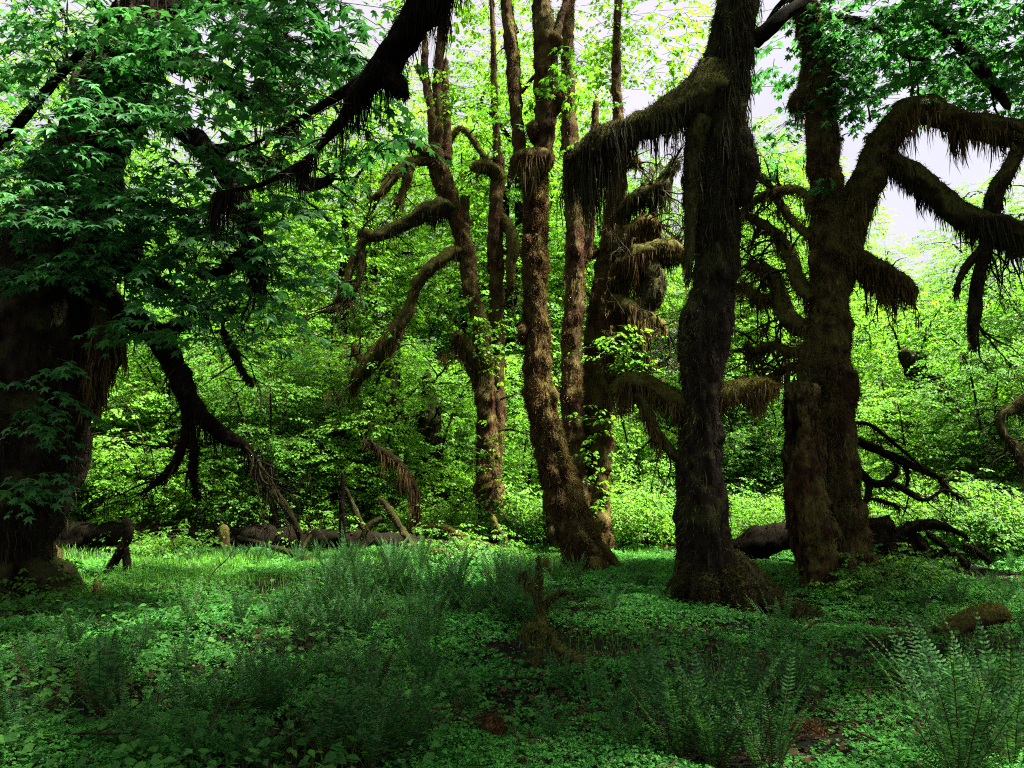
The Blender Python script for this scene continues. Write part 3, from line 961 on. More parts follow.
# ---- B: red brown leaning maple, centre
def tree_red_maple():
    d = 13.7
    b = base_of(590, 572, d)
    t = TreeBuilder('moss_maple', 'red brown mossy maple with a leaning foot and a knob under its fork', 'tree', b)
    pts = px_path([(596, 600, d, 25), (590, 572, d, 22), (584, 555, d, 20), (569, 510, d, 19.5), (557, 475, d, 18.5), (548, 441, d, 16.5), (541, 408, d, 15.5), (537, 375, d, 15), (537, 340, d, 13.5), (535, 290, d, 12.5), (535, 240, d, 12.5),
                   (535, 195, d, 13), (534, 172, d, 15), (534, 160, d, 17), (535, 152, d, 13)])
    pts = [(*q[:3], q[3] * .9) for q in pts]
    V, N, Rr = t.limb(pts, 'trunk', M['bark_red'], 'moss_red', 40000, (0.025, 0.08), 5000, (0.06, 0.3), under=2, width=0.007,
           step=0.045, nseg=52, lump=0.22, lfreq=3.0, ridge=0.12, knob=0.36, flare=0.12, flare_h=0.4, seed=6.1, into=t.trunk)
    fuzz(t.mossmb('moss_green'), V[:len(N)], N, Rr, 9000, (.03, .08), off=21.3, base=.0)
    fuzz(t.mossmb('moss_black'), V[:len(N)], N, Rr, 9000, (.03, .09), off=44.3, base=.0)
    sel = N[:, 0] > .45
    fuzz(t.mossmb('moss_gold'), V[:len(N)][sel], N[sel], Rr[sel], 7000, (.03, .07), down=.3)
    roots(t, b, 0.30, [(5, 1.0, 0.5, 0.12), (-80, 0.5, 0.35, 0.12), (170, .6, .3, .1)], t.trunk, 12)
    for (V, N, Rr) in t.roots_dress:
        t.dress(V, N, Rr, 'moss_gold', 900, (0.02, 0.05), down=0.2)
    kw = dict(step=0.05, nseg=24, lump=0.22, lfreq=3.4, knob=0.35, into=t.trunk)
    t.limb(px_path([(524, 175, d, 6), (520, 150, d, 6.5), (518, 125, d, 6), (515, 95, d, 6.5), (513, 60, d, 6.5), (509, 26, d, 6), (506, 0, d, 6), (500, -60, d, 5), (490, -160, d, 3), (485, -260, d, 2)]), 'trunk', M['bark_red'], 'moss_red', 4500, (0.02, .06), 500, (.05, .2), under=2, seed=7, **kw)
    t.limb(px_path([(541, 170, d, 9), (544, 148, d, 10), (547, 118, d, 11), (547, 90, d, 12), (545, 50, d, 11), (543, 20, d, 10), (540, -10, d, 9), (535, -90, d, 7), (532, -220, d, 4), (530, -330, d, 2)]), 'trunk', M['bark_red'], 'moss_dark', 8000, (0.02, .06), 900, (.05, .2), under=2, seed=8, **kw)
    t.limb(px_path([(549, 48, d, 6), (556, 36, d, 5), (560, 20, d, 4), (567, -2, d, 3.5), (575, -40, d, 2.5)]), 'trunk', M['bark_red'], 'moss_dark', 800, (0.02, .06), **{**kw, 'nseg': 12})
    for (x, y, r) in ((555, 40, 8), (558, 96, 7), (533, 128, 6), (525, 158, 6), (528, 240, 6), (553, 395, 5), (523, 330, 5)):
        c = P(x, y, d - .12)
        V, F, N, Rr = tube([(*(c + (0, .05, .12)), .05), (*(c + (0, 0, .04)), r * d / FPX), (*(c - (0, 0, .10)), r * d / FPX), (*(c - (0, -.1, .26)), .04)], step=0.04, nseg=14, lump=0.3, lfreq=4)
        t.trunk.add(V, F)
        t.dress(V, N, Rr, 'moss_red', 500, (0.02, .06))
    # thick pad of moss under the fork
    V, F, N, Rr = tube(px_path([(513, 170, d - .1, 4), (518, 160, d - .2, 8), (530, 157, d - .25, 9), (544, 157, d - .2, 9), (553, 164, d - .1, 6)]), step=0.04, nseg=18, lump=0.25, lfreq=4)
    t.trunk.add(V, F)
    t.dress(V, N, Rr, 'moss_gold', 1600, (0.02, .06), 0)
    strands(t.mossmb('moss_brown'), V, N, 900, (0.15, .7), width=0.007, under=0.0)
    t.part('trunk', t.trunk, [M['bark_red']])
    c = P(535, -200, d)
    crown = MB()
    p, az = in_blobs([(c[0] + 2.5, 12.0, 15.0, 2.6, 2.6, 1.8)], 130, 0.35, 0.7)
    sprays(crown, p, az, rng.uniform(.6, 1.1, len(p)), 12, 0.25, FARLEAF)
    for pt, n, s in (((560, 85), 12, .2), ((545, 78), 3, .1), ((600, 105), 9, .3), ((575, 60), 9, .3), ((500, 120), 6, .25)):
        p = P(*pt, d - 0.5) + rng.normal(0, s, (n, 3))
        sprays(crown, p, rng.uniform(0, 6.28, n), rng.uniform(.2, .4, n), 5, 0.16, MAPLE, 0.5, 0.4)
    t.part('crown', crown, [M['leaf_mid'], M['bark_dark']], False)
    return t.finish()


tree_red_maple()


# ---- A: slim double trunk with hanging arms, left of centre
def tree_slim_maple():
    d = 18.0
    b = base_of(491, 540, d)
    t = TreeBuilder('moss_maple', 'slim twin stemmed mossy maple with arched arms, left of the red brown maple', 'tree', b)
    kw = dict(step=0.06, nseg=30, lump=0.22, lfreq=3.2, knob=0.35, into=t.trunk)
    t.limb(px_path([(492, 560, d, 18), (491, 535, d, 14), (491, 505, d, 12), (489, 470, d, 11.5), (488, 430, d, 10.5), (487, 396, d, 9.5), (485, 361, d, 8.5), (481, 326, d, 8), (471, 291, d, 7.5), (467, 256, d, 8), (457, 220, d, 8), (444, 185, d, 9.5), (437, 160, d, 10), (434, 142, d, 9)]),
           'trunk', M['bark_red'], 'moss_red', 20000, (0.03, .08), 2200, (.06, .3), under=2, flare=.3, flare_h=.4, seed=3, **kw)
    t.limb(px_path([(493, 470, d + .1, 7), (497, 430, d + .1, 7.5), (498, 396, d + .1, 6.5), (497, 326, d + .2, 6.5), (495, 256, d + .2, 7), (496, 200, d + .2, 7), (498, 172, d + .2, 6), (497, 140, d + .2, 3.5), (494, 90, d + .2, 3), (493, 40, d + .2, 2.5), (490, -40, d + .2, 2)]),
           'trunk', M['bark_red'], 'moss_brown', 9000, (0.03, .08), 1200, (.06, .3), under=2, seed=4, **{**kw, 'nseg': 20})
    for k, pth in enumerate([[(435, 152, d, 6), (432, 112, d, 5), (427, 86, d, 4), (425, 66, d, 3.5), (425, 45, d, 3), (423, 25, d, 2)],
                             [(440, 150, d, 6), (439, 104, d, 5), (438, 83, d, 5), (440, 52, d, 4.5), (443, 0, d, 4), (446, -80, d, 3), (448, -180, d, 2)],
                             [(445, 160, d, 6), (448, 140, d, 5), (446, 104, d, 4), (445, 84, d, 3.5), (446, 58, d, 2.5)], [(428, 84, d, 3), (422, 74, d, 3), (417, 66, d, 3)]]):
        t.limb(px_path(pth), 'trunk', M['bark_red'], 'moss_red', 1800, (0.02, .06), 200, (.05, .15), under=2, seed=k, **{**kw, 'nseg': 14})
    t.part('trunk', t.trunk, [M['bark_red']])
    kw = dict(step=0.06, nseg=16, lump=0.3, lfreq=3.4, knob=0.4)
    arms = [([(446, 178, d, 6), (438, 162, d - .2, 5), (425, 151, d - .4, 5), (410, 143, d - .5, 4), (399, 140, d - .6, 2.5)], 'moss_red', 250, .2),
            ([(440, 165, d, 5), (425, 161, d - .3, 5), (405, 164, d - .5, 5), (392, 180, d - .6, 4.5), (382, 192, d - .7, 4), (370, 200, d - .7, 2)], 'moss_brown', 400, .3),
            ([(412, 164, d - .5, 4), (405, 185, d - .5, 4), (398, 206, d - .5, 2.5)], 'moss_red', 200, .2),
            ([(452, 212, d, 7), (440, 206, d - .2, 8), (425, 212, d - .4, 8.5), (408, 222, d - .6, 6), (392, 230, d - .7, 6), (377, 236, d - .8, 5), (366, 234, d - .8, 6), (359, 230, d - .8, 4)], 'moss_dark', 1800, .85),
            ([(370, 236, d - .8, 4), (360, 246, d - .8, 4), (351, 266, d - .8, 3.5), (346, 284, d - .8, 3), (335, 303, d - .8, 2)], 'moss_brown', 300, .3),
            ([(360, 247, d - .8, 4), (362, 262, d - .8, 4), (357, 284, d - .8, 3), (346, 302, d - .8, 3), (333, 310, d - .8, 2.5), (322, 312, d - .8, 1.5)], 'moss_dark', 250, .25),
            ([(464, 250, d, 5), (450, 253, d - .2, 6), (436, 264, d - .4, 6.5), (422, 277, d - .5, 6), (413, 296, d - .5, 5), (405, 316, d - .5, 6), (392, 334, d - .6, 7), (377, 352, d - .6, 8), (362, 370, d - .6, 8), (355, 384, d - .6, 5)], 'moss_brown', 2200, .5),
            ([(364, 366, d - .6, 4), (356, 352, d - .6, 3), (353, 343, d - .6, 2)], 'moss_brown', 100, .2),
            ([(482, 385, d, 5), (474, 362, d - .2, 6), (466, 346, d - .3, 6.5), (459, 337, d - .35, 6), (454, 342, d - .35, 4)], 'moss_red', 1300, .75),
            ([(500, 180, d + .2, 6), (490, 168, d, 6), (480, 166, d - .1, 5.5), (472, 168, d - .2, 4)], 'moss_gold', 300, .3),
            ([(500, 215, d + .2, 4), (509, 228, d + .1, 5), (514, 244, d, 5.5), (511, 266, d, 5), (512, 292, d, 3)], 'moss_brown', 500, .4),
            ([(450, 140, d, 3), (462, 128, d, 3), (478, 148, d, 2.5), (490, 165, d, 3)], 'moss_brown', 100, .2),
            ([(466, 196, d, 4), (464, 220, d + .1, 5), (467, 260, d + .3, 4)], 'moss_brown', 200, .2)]
    for k, (pth, key, st, sl) in enumerate(arms):
        t.limb(px_path(pth), 'branch', M['limb_moss'] if key != 'moss_dark' else M['limb_moss_dark'], key, 1500, (0.03, .09), st, (.08, sl), under=0.4, width=0.010, clump=2.4, seed=k, tw=7, twl=.8, **kw)
    tw = MB()
    rn = np.random.default_rng(8)
    for (x, y, dx, dz) in ((335, 303, -.6, -.5), (346, 290, -.3, -.9), (325, 311, -.9, 0), (372, 199, -.7, -.6), (380, 193, -.2, -1), (358, 378, -.6, -.6), (500, 400, .9, .2), (505, 430, .9, -.2), (400, 141, -.7, -.4)):
        t.twigs(twig_paths(P(x, y, d - .7), (dx, rn.normal(0, .3), dz), 0.9, 0.025, 2, rn, 0.5, 0.2), tw, 'moss_dark', 20)
    t.part('twigs', tw, [M['bark_dark']])
    crown = MB()
    for pt, n, s in (((484, 330), 26, .3), ((487, 350), 22, .3), ((484, 300), 10, .3), ((375, 360), 26, .35), ((410, 300), 12, .3), ((388, 345), 20, .35), ((440, 90), 16, .35), ((462, 95), 16, .35), ((488, 470), 20, .35), ((491, 500), 22, .35), ((490, 440), 14, .3), ((495, 100), 20, .35)):
        p = P(*pt, d - 0.5) + rng.normal(0, s, (n, 3)) * np.array((1, .5, 1))
        sprays(crown, p, rng.uniform(0, 6.28, n), rng.uniform(.2, .45, n), 6, 0.12, FARLEAF, 0.35, 0.4)
    p, az = in_blobs([(*P(440, -60, d + 1), 2.2, 2.0, 2.0), (*P(490, -140, d + 1), 2.0, 2.0, 2.0)], 330, 0.35, 0.6)
    sprays(crown, p, az, rng.uniform(.5, .9, len(p)), 11, 0.17, FARLEAF)
    t.part('crown', crown, [M['leaf_bright'], M['bark_dark']], False)
    return t.finish()


tree_slim_maple()


# ---- C and D: pair behind the red maple
def tree_straight_maple():
    d = 16.2
    b = base_of(578, 540, d)
    t = TreeBuilder('moss_maple', 'narrow straight mossy maple just behind the red brown maple', 'tree', b)
    kw = dict(step=0.06, nseg=24, lump=0.2, lfreq=3.2, knob=0.3, into=t.trunk)
    t.limb(px_path([(580, 560, d, 15), (578, 520, d, 11.5), (573, 430, d, 10.5), (571, 360, d, 10), (574, 300, d, 9.5), (576, 230, d, 9.5), (573, 180, d, 9), (569, 130, d, 8), (567, 70, d, 6), (570, 0, d, 5), (575, -100, d, 4), (578, -200, d, 2)]),
           'trunk', M['bark_red'], 'moss_red', 16000, (0.03, .08), 1800, (.06, .3), under=2, flare=.25, flare_h=.4, seed=5, **kw)
    t.limb(px_path([(578, 262, d, 6), (586, 240, d, 6), (591, 205, d, 5), (592, 160, d, 4), (596, 100, d, 3)]), 'trunk', M['bark_red'], 'moss_red', 2500, (0.03, .08), 500, (.06, .3), under=2, seed=6, **{**kw, 'nseg': 14})
    t.part('trunk', t.trunk, [M['bark_red']])
    crown = MB()
    p, az = in_blobs([(*P(585, 20, d + 1.5), 1.4, 1.5, 1.6), (*P(600, -150, d + 1), 3.0, 2.5, 2.6), (*P(640, 60, d + 2), 1.2, 1.2, 1.3)], 420, 0.3, 0.5)
    sprays(crown, p, az, rng.uniform(.4, .8, len(p)), 9, 0.15, FARLEAF)
    t.part('crown', crown, [M['leaf_bright'], M['bark_dark']], False)
    t.finish()
    d = 16.6
    b = base_of(594, 545, d)
    t = TreeBuilder('moss_maple', 'shaggy mossy maple with several short curled arms, behind the drooping arm', 'tree', b)
    kw = dict(step=0.06, nseg=36, lump=0.22, lfreq=3.0, knob=0.35, into=t.trunk)
    t.limb(px_path([(595, 565, d, 20), (594, 540, d, 16.5), (593, 490, d, 15), (596, 440, d, 14.5), (597, 375, d, 13.5), (602, 330, d, 14.5), (606, 280, d, 12.5), (612, 240, d, 11), (616, 200, d, 9), (620, 160, d, 7), (618, 120, d, 5), (616, 60, d, 4), (620, -60, d, 3), (622, -160, d, 2)]),
           'trunk', M['bark_red'], 'moss_red', 24000, (0.03, .08), 2600, (.06, .35), under=2, flare=.25, flare_h=.4, seed=15, **kw)
    t.part('trunk', t.trunk, [M['bark_red']])
    kw = dict(step=0.05, nseg=18, lump=0.3, lfreq=3.4, knob=0.4)
    for k, (pth, key, st, sl) in enumerate([
        ([(604, 292, d, 9), (618, 272, d - .2, 10), (633, 259, d - .4, 11), (652, 252, d - .5, 11), (672, 250, d - .5, 10), (690, 256, d - .5, 6)], 'moss_brown', 5000, 1.7),
        ([(608, 272, d, 7), (620, 248, d - .2, 8), (633, 231, d - .3, 8), (646, 223, d - .4, 8), (660, 224, d - .4, 5)], 'moss_red', 2200, 1.1),
        ([(614, 222, d, 7), (630, 204, d - .2, 8), (648, 192, d - .3, 9), (661, 187, d - .3, 8), (668, 172, d - .3, 5), (676, 158, d - .3, 3.5)], 'moss_dark', 2600, 1.1),
        ([(604, 300, d, 6), (622, 303, d - .4, 7), (640, 312, d - .6, 8), (654, 323, d - .7, 8), (666, 332, d - .7, 5)], 'moss_brown', 3200, 1.2),
        ([(648, 255, d - .5, 7), (655, 275, d - .6, 9), (652, 295, d - .6, 10), (645, 312, d - .6, 7)], 'moss_dark', 1600, .6),
        ([(602, 330, d, 7), (617, 340, d - .4, 7), (625, 335, d - .5, 6), (628, 326, d - .5, 4)], 'moss_brown', 500, .5),
        ([(606, 380, d, 6), (622, 372, d - .3, 8), (634, 366, d - .4, 7), (640, 372, d - .4, 5)], 'moss_brown', 500, .4),
        ([(594, 250, d, 6), (582, 258, d - .2, 5), (578, 270, d - .2, 4)], 'moss_brown', 300, .4),
        ([(618, 170, d, 5), (628, 160, d - .2, 6), (640, 165, d - .3, 4)], 'moss_gold', 300, .4)]):
        t.limb(px_path(pth), 'branch', M['limb_moss'] if key != 'moss_dark' else M['limb_moss_dark'], key, 2200, (0.03, .09), st, (.1, sl), under=0.4, width=0.010, clump=2.4, seed=k + .5, tw=8, twl=.75, **kw)
    tw = MB()
    rn = np.random.default_rng(31)
    for (x, y, dx, dz) in ((672, 165, .3, .8), (660, 190, .6, -.5), (666, 332, .5, -.7), (640, 320, .3, -.9), (690, 256, .7, -.4), (640, 226, .6, .5), (655, 224, .8, .2), (668, 174, .5, .8), (650, 192, .2, .9), (676, 250, .4, .9), (630, 260, -.1, .9), (646, 312, .5, -.7), (640, 375, .6, -.6), (628, 330, .5, .7), (578, 268, -.4, -.8)):
        for _ in range(3):
            t.twigs(twig_paths(P(x, y, d - .5), (dx, rn.normal(0, .3), dz), rn.uniform(.5, 1.2), 0.024, 2, rn, 0.5, 0.1), tw, 'moss_dark', 30, (.05, .3))
    t.part('twigs', tw, [M['bark_dark']])
    crown = MB()
    for pt, n, s in (((632, 345), 34, .32), ((620, 352), 20, .3), ((600, 420), 14, .3), ((598, 500), 14, .35), ((596, 455), 14, .35), ((590, 480), 10, .35)):
        p = P(*pt, d - 0.9) + rng.normal(0, s, (n, 3)) * np.array((1, .5, .7))
        sprays(crown, p, rng.uniform(0, 6.28, n), rng.uniform(.2, .45, n), 6, 0.12, FARLEAF, 0.35, 0.4)
    p, az = in_blobs([(*P(650, 30, d + 2), 1.6, 1.4, 1.4), (*P(640, -120, d + 1), 2.6, 2.5, 2.2)], 330, 0.3, 0.5)
    sprays(crown, p, az, rng.uniform(.4, .8, len(p)), 9, 0.15, FARLEAF)
    t.part('crown', crown, [M['leaf_bright'], M['bark_dark']], False)
    t.finish()


tree_straight_maple()


# ---- L: massive leaning maple at the left edge
def tree_left_giant():
    d = 10.4
    b = base_of(10, 600, d)
    t = TreeBuilder('moss_maple', 'massive dark leaning maple behind big leaf sprays at the left edge', 'tree', b)
    pts = px_path([(0, 650, d, 56), (2, 605, d, 50), (5, 560, d, 52), (12, 500, d, 58), (22, 440, d, 65), (33, 380, d, 69), (45, 320, d, 66), (58, 265, d, 57), (78, 205, d, 46), (103, 135, d, 40), (135, 60, d, 36), (168, -20, d, 29), (195, -130, d, 22), (205, -270, d, 15), (200, -420, d, 7)])
    pts = [(q[0] - .10, q[1], q[2], q[3] * .88) for q in pts]
    t.limb(pts, 'trunk', M['bark_dark'], 'moss_dark', 26000, (0.03, 0.10), 6000, (0.08, 0.4), under=2, width=0.008,
           step=0.06, nseg=84, lump=0.14, lfreq=1.5, ridge=0.12, knob=0.2, flutes=.16, flare=0.12, flare_h=0.5, seed=11, into=t.trunk)
    roots(t, b, 0.62, [(-20, 0.5, 0.5, 0.22), (-75, 0.5, 0.45, 0.2), (60, 0.6, 0.5, 0.2), (230, .5, .5, .2)], t.trunk, 20)
    V, F, N, Rr = tube(px_path([(104, 300, d - .2, 10), (108, 325, d - .3, 15), (108, 355, d - .35, 15), (98, 385, d - .3, 11), (88, 420, d - .25, 6)]), step=0.05, nseg=24, lump=.3, lfreq=3)
    t.trunk.add(V, F)
    t.dress(V, N, Rr, 'moss_brown', 2500, (0.03, .08), 800, (.05, .4), under=2)
    t.part('trunk', t.trunk, [M['bark_dark']])
    kw = dict(step=0.05, nseg=20, lump=0.3, lfreq=3.4, knob=0.4)
    arms = [([(92, 285, d, 16), (118, 308, d - .3, 12), (143, 326, d - .5, 12), (162, 343, d - .6, 12), (176, 368, d - .6, 12), (188, 398, d - .6, 11), (206, 420, d - .6, 9), (228, 437, d - .5, 8), (246, 447, d - .5, 5), (258, 460, d - .5, 2.5), (275, 468, d - .5, 1.5)], 900, .5),
            ([(152, 335, d - .55, 6), (168, 330, d - .6, 7), (180, 325, d - .6, 6), (188, 320, d - .6, 3)], 200, .3),
            ([(182, 390, d - .6, 6), (187, 415, d - .65, 5), (184, 440, d - .7, 5), (176, 462, d - .7, 5), (160, 480, d - .7, 4), (142, 493, d - .7, 2)], 300, .2),
            ([(190, 425, d - .6, 4), (194, 450, d - .7, 4), (193, 475, d - .7, 3), (198, 498, d - .7, 1.5)], 150, .15),
            ([(85, 240, d, 18), (112, 250, d - .4, 14), (130, 268, d - .6, 12), (150, 275, d - .7, 8), (168, 288, d - .7, 6), (196, 305, d - .7, 3)], 600, .4),
            ([(124, 262, d - .5, 8), (134, 245, d - .6, 9), (136, 228, d - .6, 8), (128, 214, d - .6, 5)], 300, .3),
            ([(120, 100, d, 18), (165, 118, d - .5, 13), (205, 150, d - .9, 11), (232, 185, d - 1.1, 11), (247, 225, d - 1.1, 12), (256, 262, d - 1.1, 13), (258, 288, d - 1.1, 8)], 1200, .5),
            ([(210, 152, d - .9, 8), (240, 150, d - 1.0, 7), (280, 172, d - 1.1, 8), (305, 184, d - 1.2, 8), (326, 182, d - 1.2, 5), (335, 176, d - 1.2, 3)], 500, .4),
            ([(140, 60, d, 16), (185, 60, d - .4, 12), (215, 75, d - .8, 10), (250, 100, d - 1.0, 7), (290, 118, d - 1.2, 4)], 500, .4),
            ([(155, 20, d, 14), (200, 5, d - .3, 10), (245, 5, d - .6, 8), (272, 28, d - .7, 7), (290, 40, d - .8, 4)], 300, .3),
            ([(-20, 165, d - .6, 6), (12, 132, d - .7, 5.5), (48, 90, d - .8, 5), (80, 52, d - .8, 4.5), (102, 24, d - .8, 4), (118, 0, d - .8, 3)], 100, .2),
            ([(246, 250, d - 1.1, 6), (225, 268, d - 1.1, 6), (205, 275, d - 1.1, 5), (190, 268, d - 1.1, 3)], 250, .3),
            ([(222, 330, d - .8, 2.5), (232, 350, d - .8, 3), (243, 372, d - .8, 2.5), (252, 384, d - .8, 1.5)], 30, .1)]
    for k, (pth, st, sl) in enumerate(arms):
        t.limb([(*q[:3], q[3] * .82) for q in px_path(pth)], 'branch', M['bark_shaded'], 'moss_black' if k < 6 else 'moss_dark', 1800, (0.03, .09), st, (.06, sl), under=0.4, width=0.008, clump=2.6, seed=k + .2, tw=5, twl=.6, **kw)
    tw = MB()
    rn = np.random.default_rng(14)
    for (x, y, dx, dz, L, n) in ((258, 460, .5, -.8, .9, 3), (245, 447, .4, -.9, .8, 2), (160, 480, -.8, -.4, .5, 2), (176, 368, -.4, -.8, .5, 2), (196, 305, .8, -.3, .8, 2), (326, 182, .8, -.2, .6, 2), (290, 118, .8, -.3, .8, 2), (222, 330, .2, .9, .8, 2), (290, 40, .6, -.5, .6, 2), (215, 75, .3, .8, .8, 2)):
        for _ in range(n):
            t.twigs(twig_paths(P(x, y, d - .7), (dx, rn.normal(0, .3), dz), L * rn.uniform(.7, 1.2), 0.018, 2, rn, 0.45, 0.2), tw, 'moss_dark', 15)
    t.part('twigs', tw, [M['bark_dark']])
    crown = MB()
    bl = []
    for (x, y, dd, rx, rz, w) in ((30, 40, -.6, 1.1, .7, .8), (100, 40, -1.0, 1.1, .7, 1.0), (60, 130, -1.2, 1.0, .6, .9), (20, 235, -1.3, .9, .5, 1.2), (90, 215, -1.5, 1.0, .45, 1.5), (60, 250, -1.6, 1.0, .35, 1.4), (140, 160, -1.6, 1.0, .6, 1.3), (190, 60, -1.0, 1.2, .7, 1.0),
                                  (250, 60, -1.3, 1.1, .8, 1.0), (310, 60, -1.6, 1.0, .8, .9), (215, 200, -1.4, 1.0, .5, 1.2), (290, 150, -1.6, 1.0, .6, .9), (175, 235, -1.3, .8, .4, 1.0), (230, 265, -1.4, .9, .45, 1.2), (180, 315, -1.1, .8, .35, .9), (280, 235, -1.6, .8, .4, .8), (240, 320, -1.2, .8, .35, .7),
                                  (340, 30, -1.5, .7, .7, .7), (350, 110, -1.7, .6, .6, .4), (130, 100, -1.2, .9, .5, .8), (40, 180, -1.2, .8, .4, .9)):
        bl.append((*P(x, y, d + dd), rx, 0.9, rz, w))
    p, az = in_blobs(bl, 610, 0.2)
    az = np.where(rng.random(len(az)) < .55, -1.4 + rng.normal(0, 0.9, len(az)), az)
    sprays(crown, p, az, rng.uniform(.45, .85, len(p)), 10, 0.185, MAPLE, 0.4, 0.28)
    for (x, y, n, s) in ((35, 405, 9, .18), (20, 425, 7, .15), (35, 480, 7, .12), (15, 490, 4, .1), (0, 380, 3, .1), (75, 365, 4, .1)):
        p = P(x, y, d - 1.5) + rng.normal(0, s, (n, 3)) * np.array((1.3, .6, .5))
        sprays(crown, p, -0.5 + rng.normal(0, 1.2, n), rng.uniform(.3, .5, n), 7, 0.16, MAPLE, 0.45, 0.25)
    p, az = in_blobs([(-6.5, 6.0, 11.0, 4.0, 3.5, 2.2), (-2.0, 3.0, 12.0, 4.5, 4.0, 2.2), (-6.5, 3.0, 12.0, 4.0, 4.0, 2.2), (-2.5, 2.5, 13.5, 4.0, 3.6, 2.0), (0.0, 8.0, 13.0, 3.0, 2.6, 1.6, 1.6)], 760, 0.35, 0.7)  # high canopy out of frame, put in to shade foreground and near leaves
    sprays(crown, p, az, rng.uniform(.6, 1.1, len(p)), 12, 0.25, FARLEAF)
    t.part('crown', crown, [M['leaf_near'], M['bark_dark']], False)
    return t.finish()


tree_left_giant()


# ---- O: tree beside the camera whose long bough hangs into the view
def tree_overhang():
    bx, by = 3.4, -1.2
    b = np.array((bx, by, g1(bx, by)))
    t = TreeBuilder('moss_maple', 'maple above the viewer whose dark mossy bough hangs in from the top edge', 'tree', b)
    t.limb([(bx, by, -0.3, .62), (bx, by, .4, .55), (bx - .1, by, 2.5, .45), (bx - .1, by + .2, 5, .42), (bx, by + .3, 7.5, .36), (bx + .2, by + .2, 10, .25), (bx + .1, by, 13, .12), (bx, by, 15, .04)], 'trunk', M['bark_dark'], None,
           step=0.12, nseg=36, lump=.2, flare=.3, into=t.trunk)
    t.part('trunk', t.trunk, [M['bark_dark']])
    w = [(bx - .05, by + .2, 5.4, .34), (2.4, 0.8, 6.2, .28), (1.2, 2.8, 6.1, .24)]
    w += px_path([(470, -60, 5.2, 25), (432, -8, 5.9, 24), (408, 32, 6.2, 22), (388, 60, 6.4, 19), (370, 82, 6.5, 15), (352, 104, 6.6, 9.5), (336, 128, 6.7, 6.5), (305, 160, 6.9, 4), (262, 184, 7.1, 3), (215, 194, 7.2, 2)])
    w = [(*q[:3], q[3] * .74) for q in w]
    t.limb(w, 'branch', M['bark_shaded'], 'moss_black', 15000, (0.02, .08), 9000, (.06, .6), under=0.6, width=0.005, clump=4, step=0.04, nseg=30, lump=.28, lfreq=4, knob=.4, seed=3)
    kw = dict(step=0.04, nseg=14, lump=0.3, lfreq=4)
    t.limb(px_path([(374, 78, 6.5, 9), (356, 86, 6.6, 7), (332, 99, 6.7, 4.5), (305, 116, 6.8, 3), (270, 136, 7, 2), (238, 150, 7.1, 1.5)]), 'branch', M['bark_shaded'], 'moss_black', 900, (.02, .05), 500, (.03, .15), under=.5, width=.004, **kw)
    t.limb(px_path([(384, 66, 6.35, 12), (393, 80, 6.3, 10), (402, 90, 6.25, 8), (405, 98, 6.25, 4)]), 'branch', M['bark_shaded'], 'moss_black', 1200, (.02, .06), 500, (.04, .2), under=.6, width=.005, **kw)
    tw = MB()
    rn = np.random.default_rng(19)
    for (x, y, dx, dz, L) in ((380, 75, -.3, -.8, .5), (370, 85, -.4, -.7, .5), (352, 104, -.9, .1, .5), (325, 138, -.9, -.1, .4), (388, 80, -.1, -.9, .45), (336, 100, -.8, .4, .5), (300, 118, -.9, .3, .4), (305, 160, -.7, -.3, .4)):
        t.twigs(twig_paths(P(x, y, 6.5), (dx, .2, dz), L, .010, 2, rn, .35, .15), tw, 'moss_dark', 15, (.03, .1))
    t.part('twigs', tw, [M['bark_dark']])
    crown = MB()
    for (x, y, n, s) in ((275, 60, 16, .28), (240, 90, 12, .25), (310, 30, 14, .28), (390, 150, 2, .06), (300, 110, 8, .2), (340, 20, 10, .22), (255, 25, 10, .25), (380, 135, 2, .06)):
        p = P(x, y, 7.0) + rng.normal(0, s, (n, 3)) * np.array((1.2, .8, .8))
        sprays(crown, p, rng.uniform(0, 6.28, n), rng.uniform(.3, .55, n), 7, 0.17, MAPLE, 0.4, 0.3)
    p, az = in_blobs([(bx - 1, by + 1, 12.0, 5.0, 4.5, 2.4), (bx - 4, by - 2, 12.5, 5, 4.5, 2.4), (bx + 3, by - 2, 11.5, 5, 4.5, 2.4), (bx + 1, by + 3.5, 13.5, 4.5, 3.5, 2), (bx + 5, by + 4, 12.0, 4.5, 4.0, 2, 2.2)], 1500, 0.35, 0.7)  # unseen canopy over the camera, massed to shade the foreground
    sprays(crown, p, az, rng.uniform(.6, 1.1, len(p)), 12, 0.25, FARLEAF)
    t.part('crown', crown, [M['leaf_near'], M['bark_dark']], False)
    t.finish()


tree_overhang()

# ================================================================== BACKGROUND TREES AND SHRUBS


